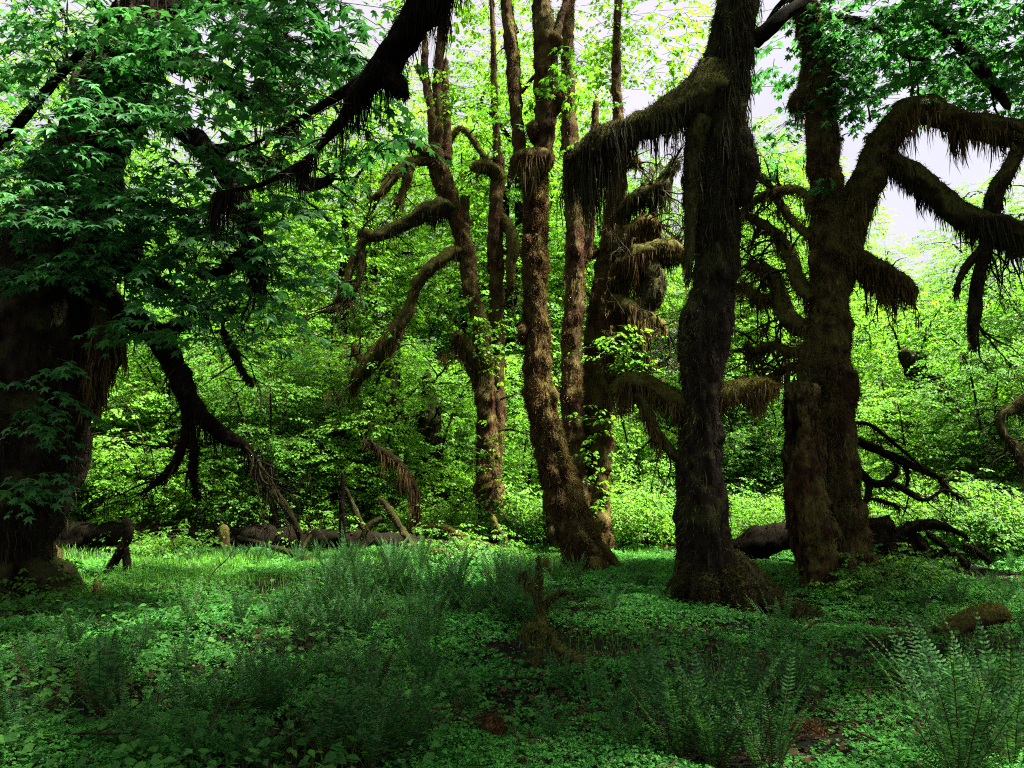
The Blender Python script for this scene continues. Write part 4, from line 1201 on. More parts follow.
def proto_tall(name, label, cat, seed, h=15.0, leaf='leaf_bright', n=1000, low=0.28, wide=2.6):
    rn = np.random.default_rng(seed)
    root = thing(name, label, cat)
    mb = MB()
    bend = rn.normal(0, .5, 2)
    tr = [(0, 0, -.3, .30), (0, 0, .3, .24), (bend[0] * .3, bend[1] * .3, h * .25, .19), (bend[0], bend[1], h * .5, .15), (bend[0] * 1.2, bend[1] * .6, h * .8, .08), (bend[0] * 1.4, bend[1] * .5, h * .97, .02)]
    V, F, N, Rr = tube(tr, step=.2, nseg=14, lump=.2, flare=.3)
    mb.add(V, F)
    blobs = []
    for k in range(11):
        f = low + (0.95 - low) * k / 10
        z = f * h
        a = k * 2.4 + rn.uniform(-.4, .4)
        reach = wide * (1.1 - 0.75 * abs(f - .5)) * rn.uniform(.7, 1.1)
        c = np.array((bend[0] * f * 1.3 + math.cos(a) * reach * .6, bend[1] * .8 + math.sin(a) * reach * .6, z + .4))
        s0 = np.array((bend[0] * f, bend[1] * f, z - .8))
        V, F, N, Rr = tube([(*s0, .08), (*((s0 + c) / 2 + (0, 0, .3)), .06), (*c, .03), (*(c + (math.cos(a) * reach * .5, math.sin(a) * reach * .5, 0)), .012)], step=.2, nseg=7, lump=.3)
        mb.add(V, F)
        blobs.append((*c, reach * .75, reach * .75, h * .055 + .25))
    link('trunk', mb.mesh(name + '_trunk', [M['bark_shaded']]), root)
    link('crown', crown_mesh(name + '_crown', blobs, n, 11, 0.15, (.5, .95), FARLEAF, M[leaf], tier=.55, droop=.3), root)
    KIDS[root.name] = list(root.children)
    return root


def proto_vine(name, label, cat, seed, h=5.0, leaf='leaf_bright', n=620, wide=2.2, size=.11):
    """Many-stemmed vine maple with flat tiers of leaves."""
    rn = np.random.default_rng(seed)
    root = thing(name, label, cat)
    mb = MB()
    blobs = []
    for k in range(8):
        a = k * 6.283 / 8 + rn.uniform(-.3, .3)
        reach = wide * rn.uniform(.4, 1)
        hh = h * rn.uniform(.45, 1)
        ca, sa = math.cos(a), math.sin(a)
        pts = [(ca * .1, sa * .1, -.2, .05), (ca * reach * .25, sa * reach * .25, hh * .4, .04), (ca * reach * .6, sa * reach * .6, hh * .8, .028), (ca * reach, sa * reach, hh * .97, .015), (ca * reach * 1.3, sa * reach * 1.3, hh * .88, .006)]
        V, F, N, Rr = tube(pts, step=.15, nseg=7, lump=.3)
        mb.add(V, F)
        blobs.append((ca * reach * .9, sa * reach * .9, hh * .95, .95, .95, .35))
        blobs.append((ca * reach * .55, sa * reach * .55, hh * .62, .85, .85, .30))
        blobs.append((ca * reach * .5, sa * reach * .5, hh * .3, .7, .7, .26, .7))
    link('trunk', mb.mesh(name + '_stems', [M['bark_dark']]), root)
    link('crown', crown_mesh(name + '_crown', blobs, n, 11, size, (.35, .75), FARLEAF, M[leaf], tier=.38, droop=.28, shell=.2), root)
    KIDS[root.name] = list(root.children)
    return root


def proto_bush(name, label, cat, seed, h=1.5, leaf='leaf_bright', n=420, size=.085):
    rn = np.random.default_rng(seed)
    root = thing(name, label, cat)
    mb = MB()
    blobs = []
    for k in range(9):
        a = rn.uniform(0, 6.28)
        r = rn.uniform(.1, .9)
        hh = h * rn.uniform(.4, 1)
        c = (math.cos(a) * r, math.sin(a) * r, hh * .8)
        V, F, N, Rr = tube([(c[0] * .2, c[1] * .2, -.1, .02), (c[0] * .6, c[1] * .6, hh * .5, .014), (*c, .006)], step=.15, nseg=5, lump=.2)
        mb.add(V, F)
        blobs.append((c[0], c[1], c[2] * .85, .55, .55, hh * .3))
    link('stems', mb.mesh(name + '_stems', [M['bark_dark']]), root)
    link('crown', crown_mesh(name + '_crown', blobs, n, 8, size, (.2, .45), FARLEAF, M[leaf], tier=.2, droop=.25, shell=.2), root)
    KIDS[root.name] = list(root.children)
    return root


def proto_conifer(name, label, cat, seed, h=9.0):
    rn = np.random.default_rng(seed)
    root = thing(name, label, cat)
    mb = MB()
    V, F, N, Rr = tube([(0, 0, -.2, .2), (0, 0, h * .3, .15), (.05, 0, h * .7, .08), (0, .05, h, .01)], step=.25, nseg=10, lump=.15)
    mb.add(V, F)
    link('trunk', mb.mesh(name + '_trunk', [M['bark_dark']]), root)
    nd = MB()
    VV, TT = [], []
    cnt = 0
    for z in np.arange(.25, h, .22):
        f = z / h
        for k in range(6):
            a = rn.uniform(0, 6.28)
            L = (1 - f) ** .8 * 2.3 * rn.uniform(.6, 1.1) + .15
            ca, sa = math.cos(a), math.sin(a)
            m = max(5, int(L / .07))
            s = np.linspace(.1, 1, m)
            ctr = np.stack([ca * L * s, sa * L * s, z + .25 * s * L * .4 - .5 * L * s ** 2], 1)
            for side in (1, -1):
                l2 = .30 * L * (1.05 - s) + .05
                dirx = np.stack([ca * .6 - side * sa * .8, sa * .6 + side * ca * .8, -.25 + rn.normal(0, .15, m)], 0).T if False else np.stack([np.full(m, ca * .6 - side * sa * .8), np.full(m, sa * .6 + side * ca * .8), -.25 + rn.normal(0, .15, m)], 1)
                tip = ctr + dirx * l2[:, None]
                w = np.array((ca, sa, 0)) * .028
                VV.append(np.stack([ctr - w, ctr + w, tip], 1).reshape(-1, 3))
                TT.append(np.arange(3 * m).reshape(-1, 3) + cnt)
                cnt += 3 * m
    nd.add(np.concatenate(VV), [np.concatenate(TT)])
    link('crown', nd.mesh(name + '_crown', [M['needle']], False), root)
    KIDS[root.name] = list(root.children)
    return root


def scatter(protos, spots, label_of=None, group=None, first=True):
    """spots: (px, depth, scale). Each spot is a thing of its own."""
    used = set()
    for i, sp in enumerate(spots):
        px, d, s = sp[:3]
        pr = protos[i % len(protos)]
        x = (px - 512) / FPX * d / CP
        z = g1(x, d) - 0.05
        rz = rng.uniform(0, 6.28)
        if pr.name not in used and pr.location.length == 0:
            pr.location = (x, d, z)
            pr.rotation_euler = (0, 0, rz)
            pr.scale = (s, s, s)
            o = pr
        else:
            o = copy_tree(pr, (x, d, z), rz, s)
        used.add(pr.name)
        if label_of:
            o['label'] = label_of
        if group:
            o['group'] = group


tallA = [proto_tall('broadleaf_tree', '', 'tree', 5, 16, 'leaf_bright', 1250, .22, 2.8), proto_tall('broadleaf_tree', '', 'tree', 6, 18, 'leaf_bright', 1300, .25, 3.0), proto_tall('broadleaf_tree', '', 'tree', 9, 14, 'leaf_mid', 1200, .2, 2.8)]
vineA = [proto_vine('vine_maple', '', 'tree', 15, 5.2, 'leaf_bright', 1300), proto_vine('vine_maple', '', 'tree', 16, 4.4, 'leaf_bright', 1200), proto_vine('vine_maple', '', 'tree', 17, 6.0, 'leaf_mid', 1450, 2.4)]
bushA = [proto_bush('leafy_bush', '', 'bush', 25, 1.5), proto_bush('leafy_bush', '', 'bush', 26, 1.2, 'leaf_bright', 380), proto_bush('leafy_bush', '', 'bush', 27, 1.7, 'leaf_mid', 440)]
conA = [proto_conifer('conifer', '', 'tree', 35, 8.5), proto_conifer('conifer', '', 'tree', 36, 6.0)]

scatter(tallA, [(330, 27, 1.0), (487, 26, 1.05), (475, 31, 1.1), (390, 33, 1.1), (560, 29, .95), (610, 27, .85), (660, 30, .82), (250, 30, .95), (180, 26, .9), (90, 28, 1.0), (20, 25, 1.0), (-60, 22, 1.0), (300, 38, 1.1), (520, 37, 1.15), (120, 36, 1.1), (440, 42, 1.2), (585, 42, .95), (350, 45, 1.2), (225, 44, 1.1), (480, 48, 1.3), (400, 50, 1.3), (540, 46, 1.2), (300, 50, 1.2), (170, 48, 1.2), (60, 42, 1.2), (640, 44, .95), (0, 34, 1.1), (150, 31, 1.0), (280, 33, 1.0), (505, 26.5, .9), (360, 29.5, 1.05), (545, 33, 1.05), (590, 36, 1.05), (635, 33, .9), (465, 36, 1.15)],
        'tall yellow green broadleaf tree in the lit wood behind the mossy trunks', 'tall lit trees behind the clearing')
scatter(tallA[:2], [(760, 27, .74), (800, 32, .8), (700, 38, .85), (782, 24, .62), (745, 36, .9), (845, 38, .78), (765, 29, .8), (815, 27, .66), (772, 21, .56), (750, 25, .68), (795, 28, .78)],
        'thin airy broadleaf tree against pale sky between the dark maple and the looping maple', 'airy trees between the two right maples')
scatter(tallA[:2], [(850, 37, .66), (905, 39, .64), (960, 40, .68), (1010, 35, .74), (1060, 33, .85), (990, 42, .85)],
        'broadleaf tree rising beyond the right bank under the looping arms', 'trees beyond the right bank')
scatter(vineA, [(890, 24, 1.25), (960, 23, 1.3), (1030, 21, 1.3), (860, 28, 1.45), (930, 29, 1.45), (1000, 28, 1.4), (1070, 25, 1.4), (905, 19, .75), (985, 18, .8), (1050, 17.5, .9), (840, 22, .95), (1100, 20, 1.2), (820, 30, 1.4), (880, 34, 1.7), (960, 35, 1.7), (1050, 33, 1.7), (1120, 30, 1.7)],
        'bright green vine maple on the bank at the right, under the looping arms', 'vine maples on the right bank')
scatter(vineA, [(640, 22, .85), (670, 25, 1.0), (750, 21, .8), (770, 25, 1.1), (610, 26, 1.1), (720, 27, 1.2), (560, 24, 1.0), (520, 21, .8), (535, 28, 1.3), (690, 32, 1.5), (780, 30, 1.5), (460, 23, .95), (445, 28, 1.4)],
        'glowing vine maple low between the central mossy trunks', 'vine maples behind the central trunks')
scatter(vineA, [(420, 21, 1.0), (380, 22.5, 1.15), (340, 20.5, 1.0), (290, 21, 1.0), (240, 20, .95), (190, 20, 1.0), (140, 19.5, 1.0), (100, 21, 1.2), (60, 18.5, 1.1), (310, 26, 1.5), (230, 25, 1.5), (160, 25, 1.5), (400, 28, 1.6), (10, 20, 1.3), (275, 17.8, .75), (365, 18.5, .8), (170, 17.5, .8)],
        'layered green vine maple behind the long mossy log', 'vine maples behind the log')
scatter(bushA, [(x + rng.uniform(-12, 12), d, rng.uniform(.8, 1.25)) for x, d in ((640, 17.5), (670, 18.5), (700, 19), (735, 18), (760, 16.8), (650, 20), (620, 19), (555, 19), (530, 18), (505, 20), (690, 21), (740, 20.5), (780, 19.5), (640, 22), (560, 21.5))],
        'low bright bush at the far edge of the clearing between trunks', 'low bushes behind the central trunks')
scatter(bushA, [(x + rng.uniform(-12, 12), d, rng.uniform(.8, 1.3)) for x, d in ((880, 15.8), (920, 15.2), (960, 15), (1000, 14.8), (1040, 14.6), (900, 17), (945, 17), (990, 16.5), (1030, 16.5), (870, 18), (1075, 15.5), (860, 16.6))],
        'low bright bush at the foot of the right bank', 'low bushes on the right bank')
scatter(bushA, [(x + rng.uniform(-10, 10), d, rng.uniform(.55, .9)) for x, d in ((140, 17.9), (190, 17.8), (240, 17.6), (300, 17.6), (360, 17.5), (420, 17.8), (450, 17.4))],
        'small leafy bush growing by the long mossy log', 'small bushes by the log')
scatter(conA, [(330, 23.5, .8), (290, 24, .85), (375, 24.5, .8), (250, 23, .7), (225, 21.5, .45), (400, 25, .75), (345, 19.3, .42), (310, 19.6, .4), (270, 19.2, .38), (160, 22, .6)],
        'dark shaded conifer behind the long mossy log', 'dark conifers behind the log')
# dark leaning trunks in the right bank and the shadowed trunk left of the twin stems
def dark_back_trunks():
    for (pts, lab) in (([(430, 545, 20.5, 16), (432, 500, 20.5, 13), (430, 440, 20.5, 12), (429, 410, 20.5, 9), (428, 385, 20.5, 5), (427, 370, 20.5, 2)], 'shadowed dark trunk standing behind the arched dead branch'),
                       ([(400, 545, 20, 10), (402, 500, 20, 9), (398, 440, 20, 8), (392, 390, 20, 7), (395, 330, 20, 5)], 'narrow dark trunk left of the shadowed trunk behind the arched branch'),
                       ([(990, 480, 22, 14), (965, 440, 22, 14), (935, 395, 22, 14), (915, 365, 22, 11), (900, 350, 22, 6)], 'dark fallen trunk leaning through the right bank leaves')):
        b = base_of(pts[0][0], pts[0][1], pts[0][2])
        t = TreeBuilder('background_trunk', lab, 'tree', b)
        V, N, Rr = t.limb(px_path(pts), 'trunk', M['bark_dark'], 'moss_dark', 2500, (.04, .12), 900, (.1, .5), under=.5, step=.08, nseg=16, lump=.3, knob=.4)
        tw = MB()
        rn = np.random.default_rng(int(pts[0][0]))
        for _ in range(7):
            s = px_path(pts)[rn.integers(2, len(pts))]
            t.twigs(twig_paths(np.array(s[:3]), (rn.normal(0, 1), rn.normal(0, .5), rn.normal(0, .5)), 1.6, .04, 1, rn, .4, .1), tw, 'moss_dark', 20, (.05, .3))
        t.part('twigs', tw, [M['bark_dark']])
        t.finish()


dark_back_trunks()


# right edge: gnarled mossy branch coming in at (1024, 420)
def tree_right_edge():
    d = 12.5
    bx = 9.6
    b = np.array((bx, d, g1(bx, d)))
    t = TreeBuilder('moss_maple', 'mossy tree just off the right edge with a knotted low branch', 'tree', b)
    t.limb([(bx, d, -.2, .4), (bx, d, .5, .3), (bx + .1, d, 3, .24), (bx + .3, d, 7, .18), (bx + .2, d, 11, .08), (bx, d, 13, .03)], 'trunk', M['bark_dark'], step=.1, nseg=20, lump=.2, flare=.3)
    t.limb([(bx, d, 2.9, .10)] + px_path([(1060, 400, d, 8), (1030, 398, d, 7), (1010, 410, d, 5), (1000, 418, d, 4), (1003, 434, d, 4), (1014, 446, d, 4.5), (1022, 462, d, 5), (1020, 474, d, 2)]), 'branch', M['limb_moss_dark'], 'moss_dark', 2500, (.03, .09), 700, (.05, .35), step=.05, nseg=14, lump=.35, knob=.4)
    rn = np.random.default_rng(66)
    for (x, y, dx, dz) in ((1010, 410, -.9, .3), (1000, 420, -.8, -.3), (1014, 446, -.8, -.4), (1022, 462, -.3, -.9), (1003, 434, .6, -.6), (1030, 398, -.5, .8)):
        for _ in range(2):
            t.twigs(twig_paths(P(x, y, d), (dx, rn.normal(0, .4), dz), rn.uniform(.4, .8), .016, 2, rn, .5, .2), None, 'moss_dark', 20)
    crown = crown_mesh('edge_crown', [(bx - .5, d - 1, 10.5, 3.5, 3.5, 2), (bx + 1, d - 5, 11.5, 4.5, 4.0, 2)], 450, 12, .25, (.6, 1.1), FARLEAF, M['leaf_near'], t.o, tier=.7)  # crown out of frame, filled out to shade the right foreground
    link('crown', crown, t.root)
    t.finish()


tree_right_edge()

# ================================================================== LOGS, SNAGS, FALLEN BRANCHES


def log_thing(name, label, cat, paths, mat, key=None, fz=0, st=0, sl=(.05, .2), part='stem', fl=(.02, .06), nseg=14, **kw):
    p0 = px_path(paths[0])[0]
    base = np.array((p0[0], p0[1], g1(p0[0], p0[1])))
    t = TreeBuilder(name, label, cat, base)
    mb = MB()
    for k, pts in enumerate(paths):
        V, F, N, Rr = tube(px_path(pts), nseg=nseg if k == 0 else max(8, nseg - 4), seed=k + pts[0][0] * .01, **{**dict(step=.05, lump=.28, lfreq=3.2, knob=.3), **kw})
        mb.add(V, F)
        if key:
            t.dress(V, N, Rr, key, fz if k == 0 else fz // 3, fl, st if k == 0 else st // 3, sl, under=.4, width=.006, down=.2)
    t.part(part, mb, [M[mat]])
    return t.finish()


log_thing('mossy_log', 'long fallen mossy log lying along the far edge of the clearing on the left', 'log', [[(-30, 536, 17, 15), (60, 537, 16.9, 14), (150, 538, 16.8, 14), (240, 539, 16.7, 13), (330, 543, 16.7, 12), (400, 546, 16.6, 11), (450, 550, 16.6, 7)]], 'bark_shaded', 'moss_black', 9000, 1600, (.05, .3), nseg=26)
log_thing('mossy_log', 'short dark mossy log half hidden behind the broken snag', 'log', [[(736, 552, 14.2, 9), (752, 545, 14.2, 14), (775, 538, 14.2, 14), (800, 536, 14.2, 12), (815, 538, 14.2, 8)]], 'bark_shaded', 'moss_black', 3000, 300, nseg=20)
log_thing('wood_chunk', 'short dark log stub on the ground near the massive left maple', 'log', [[(104, 610, 9.9, 5), (118, 607, 9.9, 6.5), (135, 606, 9.8, 6.5), (149, 606, 9.8, 5)]], 'bark_dark', 'moss_dark', 500, nseg=14)
log_thing('forked_snag', 'dark forked snag leaning near the left end of the clearing', 'dead branch', [[(106, 580, 12.6, 4), (112, 566, 12.6, 4), (120, 552, 12.6, 4), (128, 536, 12.6, 4), (126, 517, 12.6, 3.5)], [(131, 584, 12.6, 4), (128, 570, 12.6, 4), (126, 555, 12.6, 3.5), (127, 545, 12.6, 3)]], 'bark_shaded', 'moss_dark', 700)
log_thing('snag_post', 'small mossy post left of the forked snag', 'dead branch', [[(60, 575, 13, 4), (58, 560, 13, 4), (57, 546, 13, 3.5)]], 'limb_moss_dark', 'moss_brown', 300)
log_thing('twig_stub', 'little pointed stub in front of the forked snag', 'dead branch', [[(98, 598, 10.6, 4.5), (98, 588, 10.6, 4), (95, 580, 10.6, 2)]], 'limb_moss_dark', 'moss_brown', 200)
log_thing('moss_post', 'thin upright mossy post in front of the long log', 'dead branch', [[(344, 566, 16, 3.5), (343, 540, 16, 3), (342, 500, 16, 2.6), (343, 472, 16, 2)]], 'bark_shaded', 'moss_dark', 600)
log_thing('moss_stump', 'little red brown stump against the long log', 'stump', [[(224, 560, 16, 5), (224, 548, 16, 5), (224, 530, 16, 4), (223, 524, 16, 2)]], 'bark_red', 'moss_red', 400)
log_thing('dead_branch', 'pale fallen pole slanting down from the long log into the grass', 'dead branch', [[(337, 577, 13.4, 3.5), (322, 568, 13.6, 3.5), (302, 557, 14, 3), (275, 548, 14.6, 2.5), (237, 537, 15.3, 1.8)], [(298, 556, 14, 2), (306, 543, 14.2, 2), (312, 534, 14.4, 1.5)]], 'dead_wood', None, lump=.2)
log_thing('dead_branch', 'thin dark drooping branch standing above the pale fallen pole', 'dead branch', [[(303, 552, 15, 3), (297, 528, 15, 3.5), (281, 501, 15, 3.5), (264, 476, 15, 3), (252, 455, 15, 2)], [(279, 528, 15, 2.5), (272, 505, 15, 2.5), (263, 482, 15, 2.5), (254, 458, 15, 2)]], 'bark_dark', 'moss_brown', 500, 200)
log_thing('dead_branch', 'arched branch hung with brown moss in front of the shadowed trunk', 'dead branch', [[(414, 548, 17, 2), (416, 520, 17, 3), (415, 492, 17, 4), (406, 472, 17, 4), (392, 458, 17, 3.5), (375, 447, 17, 3), (362, 442, 17, 3)]], 'bark_shaded', 'moss_brown', 1600, 2600, (.1, .8))
log_thing('dead_branch', 'pale leaning mossy stick beneath the arched hanging branch', 'dead branch', [[(422, 558, 16, 3), (411, 543, 16, 3), (400, 527, 16, 3), (388, 508, 16, 3), (380, 498, 16, 2)], [(364, 560, 16, 3.5), (363, 545, 16, 3), (366, 530, 16, 3), (384, 516, 16, 2.5)]], 'dead_wood', 'moss_gold', 500, 100)
log_thing('dead_branch', 'thin dark stick leaning right of the upright mossy post', 'dead branch', [[(372, 545, 17, 2.5), (360, 522, 17, 2.5), (352, 505, 17, 2.5), (346, 488, 17, 1.5)]], 'bark_dark', None)
log_thing('mossy_roots', 'yellow moss tangle of roots at the foot of the twin stemmed maple', 'roots', [[(508, 560, 16.2, 3), (492, 548, 16.2, 3), (476, 545, 16.2, 3), (462, 552, 16.2, 3), (450, 560, 16.2, 2)], [(465, 548, 16.4, 4), (458, 535, 16.6, 2.5), (445, 528, 16.8, 3), (428, 527, 17, 3), (414, 531, 17, 2)], [(500, 556, 15.9, 3), (505, 540, 15.9, 2.5), (497, 528, 15.9, 2.5), (493, 515, 16, 1.5)],
                                                                                                 [(452, 570, 15.6, 5), (446, 556, 15.6, 5), (436, 551, 15.6, 4), (425, 556, 15.6, 3)], [(480, 556, 16, 2.5), (470, 544, 16.2, 2.5), (462, 536, 16.4, 2), (452, 534, 16.5, 1.5)]], 'yellow_moss', 'moss_gold', 2200, 500)
log_thing('mossy_stump', 'dark mossy stump tucked between the red brown and the shaggy maples', 'stump', [[(562, 560, 17.5, 20), (560, 540, 17.5, 16), (556, 520, 17.5, 12), (552, 498, 17.5, 9), (548, 486, 17.5, 5)]], 'limb_moss_dark', 'moss_dark', 1600, 300, nseg=20)
log_thing('upturned_root', 'mossy upturned root in the middle of the foreground ferns', 'root', [[(592, 684, 6.6, 7.6), (588, 668, 6.6, 7.1), (572, 657, 6.7, 5.3), (556, 646, 6.8, 4.2), (545, 634, 6.9, 4.2), (540, 615, 7, 3.3), (536, 596, 7, 2.4), (529, 583, 7, 1.9), (523, 574, 7, 1.2)], [(541, 618, 7, 1.9), (541, 595, 7, 1.4), (539, 575, 7, 1.2), (539, 558, 7, 0.6)], [(545, 632, 6.9, 2.9), (532, 628, 6.9, 2.9), (524, 632, 6.9, 1.9)], [(542, 606, 7, 1.4), (556, 596, 7.1, 1.2), (566, 592, 7.1, 0.7)],
                                                                                      [(546, 634, 6.8, 2.4), (540, 650, 6.75, 1.9), (536, 664, 6.7, 1.4)]], 'limb_moss', 'moss_green', 1500, 500, (.04, .25), nseg=18)
log_thing('yellow_moss_stub', 'small stub coated in yellow moss behind the upturned root', 'stump', [[(545, 580, 12.3, 4), (546, 568, 12.3, 4), (548, 558, 12.3, 2.5)]], 'yellow_moss', 'moss_gold', 300)
log_thing('mossy_stub', 'reddish mossy stub among clover below the upturned root', 'stump', [[(490, 745, 5.1, 11), (491, 733, 5.1, 11), (492, 720, 5.1, 8), (494, 712, 5.1, 4)]], 'red_moss', 'moss_red', 1200)
log_thing('arched_root', 'thin arched root rising from the clover at the bottom', 'root', [[(405, 724, 5.3, 2.5), (414, 726, 5.2, 3), (424, 738, 5.1, 3.5), (430, 756, 5.0, 3.5), (431, 790, 4.9, 3.5)]], 'dead_wood', 'moss_dark', 300)
log_thing('moss_mound', 'brown moss mound beneath the massive left maple', 'moss mound', [[(-30, 640, 8.4, 10), (0, 634, 8.5, 13), (25, 633, 8.5, 12), (48, 638, 8.4, 6)]], 'red_moss', 'moss_brown', 3500, 0, nseg=20)
log_thing('mossy_log', 'low mossy log with a golden top, right of the tuft beyond the front fern', 'log', [[(936, 634, 8.4, 6), (952, 627, 8.4, 8), (975, 618, 8.4, 9), (1000, 614, 8.4, 9), (1008, 618, 8.4, 5)]], 'limb_moss', 'moss_gold', 1400, 100, nseg=16)
log_thing('mossy_log', 'flat golden moss strip lying left of the low mossy log', 'log', [[(890, 636, 8.0, 3), (905, 638, 8.0, 4.5), (922, 641, 7.9, 4), (932, 643, 7.9, 2)]], 'yellow_moss', 'moss_gold', 500)
log_thing('moss_hummock', 'orange brown moss hummock in the clover at the bottom right', 'moss mound', [[(792, 728, 5.2, 5), (806, 735, 5.2, 11), (820, 745, 5.1, 12), (840, 755, 5.0, 8), (856, 762, 4.9, 4)]], 'red_moss', 'moss_red', 1500, nseg=16)
log_thing('arched_root', 'dark crooked root lying in the clover left of the front right fern', 'root', [[(880, 732, 5.4, 2), (888, 724, 5.5, 3), (905, 722, 5.6, 3), (930, 726, 5.5, 2.5), (950, 735, 5.4, 1.5)]], 'bark_dark', 'moss_dark', 200)
log_thing('dead_branch', 'long thin root crossing the dark ground at the lower left', 'dead branch', [[(-20, 694, 6.0, 4), (20, 695, 6.0, 4), (50, 693, 6.0, 4), (80, 697, 6.0, 2.5)]], 'bark_dark', 'moss_dark', 400)
bough = log_thing('fallen_bough', 'bare fallen bough spreading right from the looping maple foot', 'dead branch',
          [[(842, 436, 12.6, 3.6), (862, 443, 12.6, 4.0), (888, 455, 12.7, 3.6), (915, 467, 12.8, 3.2), (938, 477, 12.9, 2.2), (952, 492, 12.9, 1.4), (966, 500, 12.9, 0.7)],
           [(844, 448, 12.6, 3.6), (858, 468, 12.5, 4.0), (872, 483, 12.5, 4.0), (890, 483, 12.5, 3.2), (910, 493, 12.6, 2.9), (926, 500, 12.6, 1.8), (945, 490, 12.7, 1.4), (962, 500, 12.7, 0.9)],
           [(870, 484, 12.5, 2.9), (866, 500, 12.4, 2.9), (855, 512, 12.4, 2.9), (848, 520, 12.4, 1.4)], [(884, 483, 12.5, 2.9), (896, 472, 12.6, 2.9), (894, 462, 12.6, 1.4)],
           [(848, 424, 12.6, 1.8), (868, 424, 12.6, 1.8), (890, 440, 12.7, 1.8), (908, 455, 12.7, 1.4), (925, 470, 12.7, 0.9)], [(940, 477, 12.9, 1.4), (943, 488, 12.9, 1.4), (946, 492, 12.8, 0.7)], [(905, 466, 12.8, 2.2), (908, 480, 12.8, 1.8), (904, 490, 12.8, 0.9)],
           [(868, 498, 12.4, 1.4), (888, 503, 12.4, 1.8), (902, 508, 12.4, 0.9)]], 'bark_shaded', 'moss_black', 1500, 500, (.04, .22), nseg=14)
def bough_twigs():
    rn = np.random.default_rng(55)
    o = np.array(bough.location)
    for (x, y, dd) in ((905, 462, 12.8), (930, 474, 12.9), (952, 492, 12.9), (888, 455, 12.7), (910, 493, 12.6), (926, 500, 12.6), (868, 443, 12.6), (890, 440, 12.7), (872, 483, 12.5), (908, 455, 12.7), (902, 508, 12.4), (945, 480, 12.9)):
        for _ in range(2):
            mb = MB()
            for pts in twig_paths(P(x, y, dd), (rn.uniform(.1, .9), rn.normal(0, .5), rn.uniform(-.6, .2)), rn.uniform(.4, .9), .012, 2, rn, .5, .2):
                V, F, N, Rr = tube(pts, step=.06, nseg=6, lump=.35, lfreq=6)
                mb.add(V, F)
            link('twig', mb.mesh('twig', [M['bark_shaded']], True, o), bough)


bough_twigs()

log_thing('root_plate', 'dark heap of upended roots right of the looping maple foot', 'stump',
          [[(862, 552, 12.9, 16), (872, 538, 12.9, 18), (884, 526, 12.9, 12), (888, 516, 12.9, 5)], [(888, 540, 12.9, 7), (912, 528, 12.8, 5), (930, 524, 12.8, 5), (952, 530, 12.8, 3), (968, 538, 12.8, 2)], [(905, 555, 12.8, 4), (912, 540, 12.8, 4), (908, 522, 12.8, 3)],
           [(930, 558, 12.7, 4), (922, 545, 12.7, 3.5), (914, 532, 12.8, 3)], [(968, 566, 12.6, 3), (950, 550, 12.6, 3), (936, 540, 12.7, 3), (925, 530, 12.7, 2)], [(990, 562, 12.6, 2.5), (978, 552, 12.6, 3), (964, 545, 12.6, 2)], [(885, 552, 12.8, 10), (905, 548, 12.8, 8), (925, 552, 12.8, 6), (945, 558, 12.7, 3)]],
          'bark_shaded', 'moss_black', 2600, 500, (.04, .25), nseg=18)
log_thing('dead_branch', 'mossy fallen sticks under the glowing leaves between the central trunks', 'dead branch', [[(612, 520, 18, 3), (632, 530, 17.8, 3), (655, 545, 17.5, 3), (672, 548, 17.4, 2)], [(670, 540, 17.6, 3), (660, 528, 17.8, 2.5), (655, 522, 18, 1.5)]], 'limb_moss', 'moss_gold', 500)

seed_proto = proto_bush('leafy_seedling', '', 'plant', 41, .9, 'leaf_mid', 150, .10)
for i, (px, dd, sc, lab) in enumerate(((862, 11.3, .75, 'leafy seedling clump right of the looping maple foot'), (842, 10.9, .6, 'leafy seedling clump in front of the looping maple foot'), (890, 12.0, .8, 'leafy seedling clump before the heap of upended roots'),
                                       (50, 10.0, .7, 'leafy seedling clump before the massive leaning maple foot'), (190, 15.2, .8, 'bright leafy seedling clump in front of the long log'), (170, 15.6, .7, 'small bright seedling clump left of another before the long log'),
                                       (545, 14.5, .6, 'leafy seedling clump left of the red brown maple foot'), (470, 15.4, .9, 'leafy seedling clump over the yellow moss roots'))):
    x = (px - 512) / FPX * dd / CP
    loc = (x, dd, g1(x, dd) - .03)
    if i == 0:
        seed_proto.location, seed_proto.scale = loc, (sc,) * 3
        seed_proto['label'] = lab
    else:
        copy_tree(seed_proto, loc, rng.uniform(0, 6.28), sc, lab)

# ================================================================== FERNS


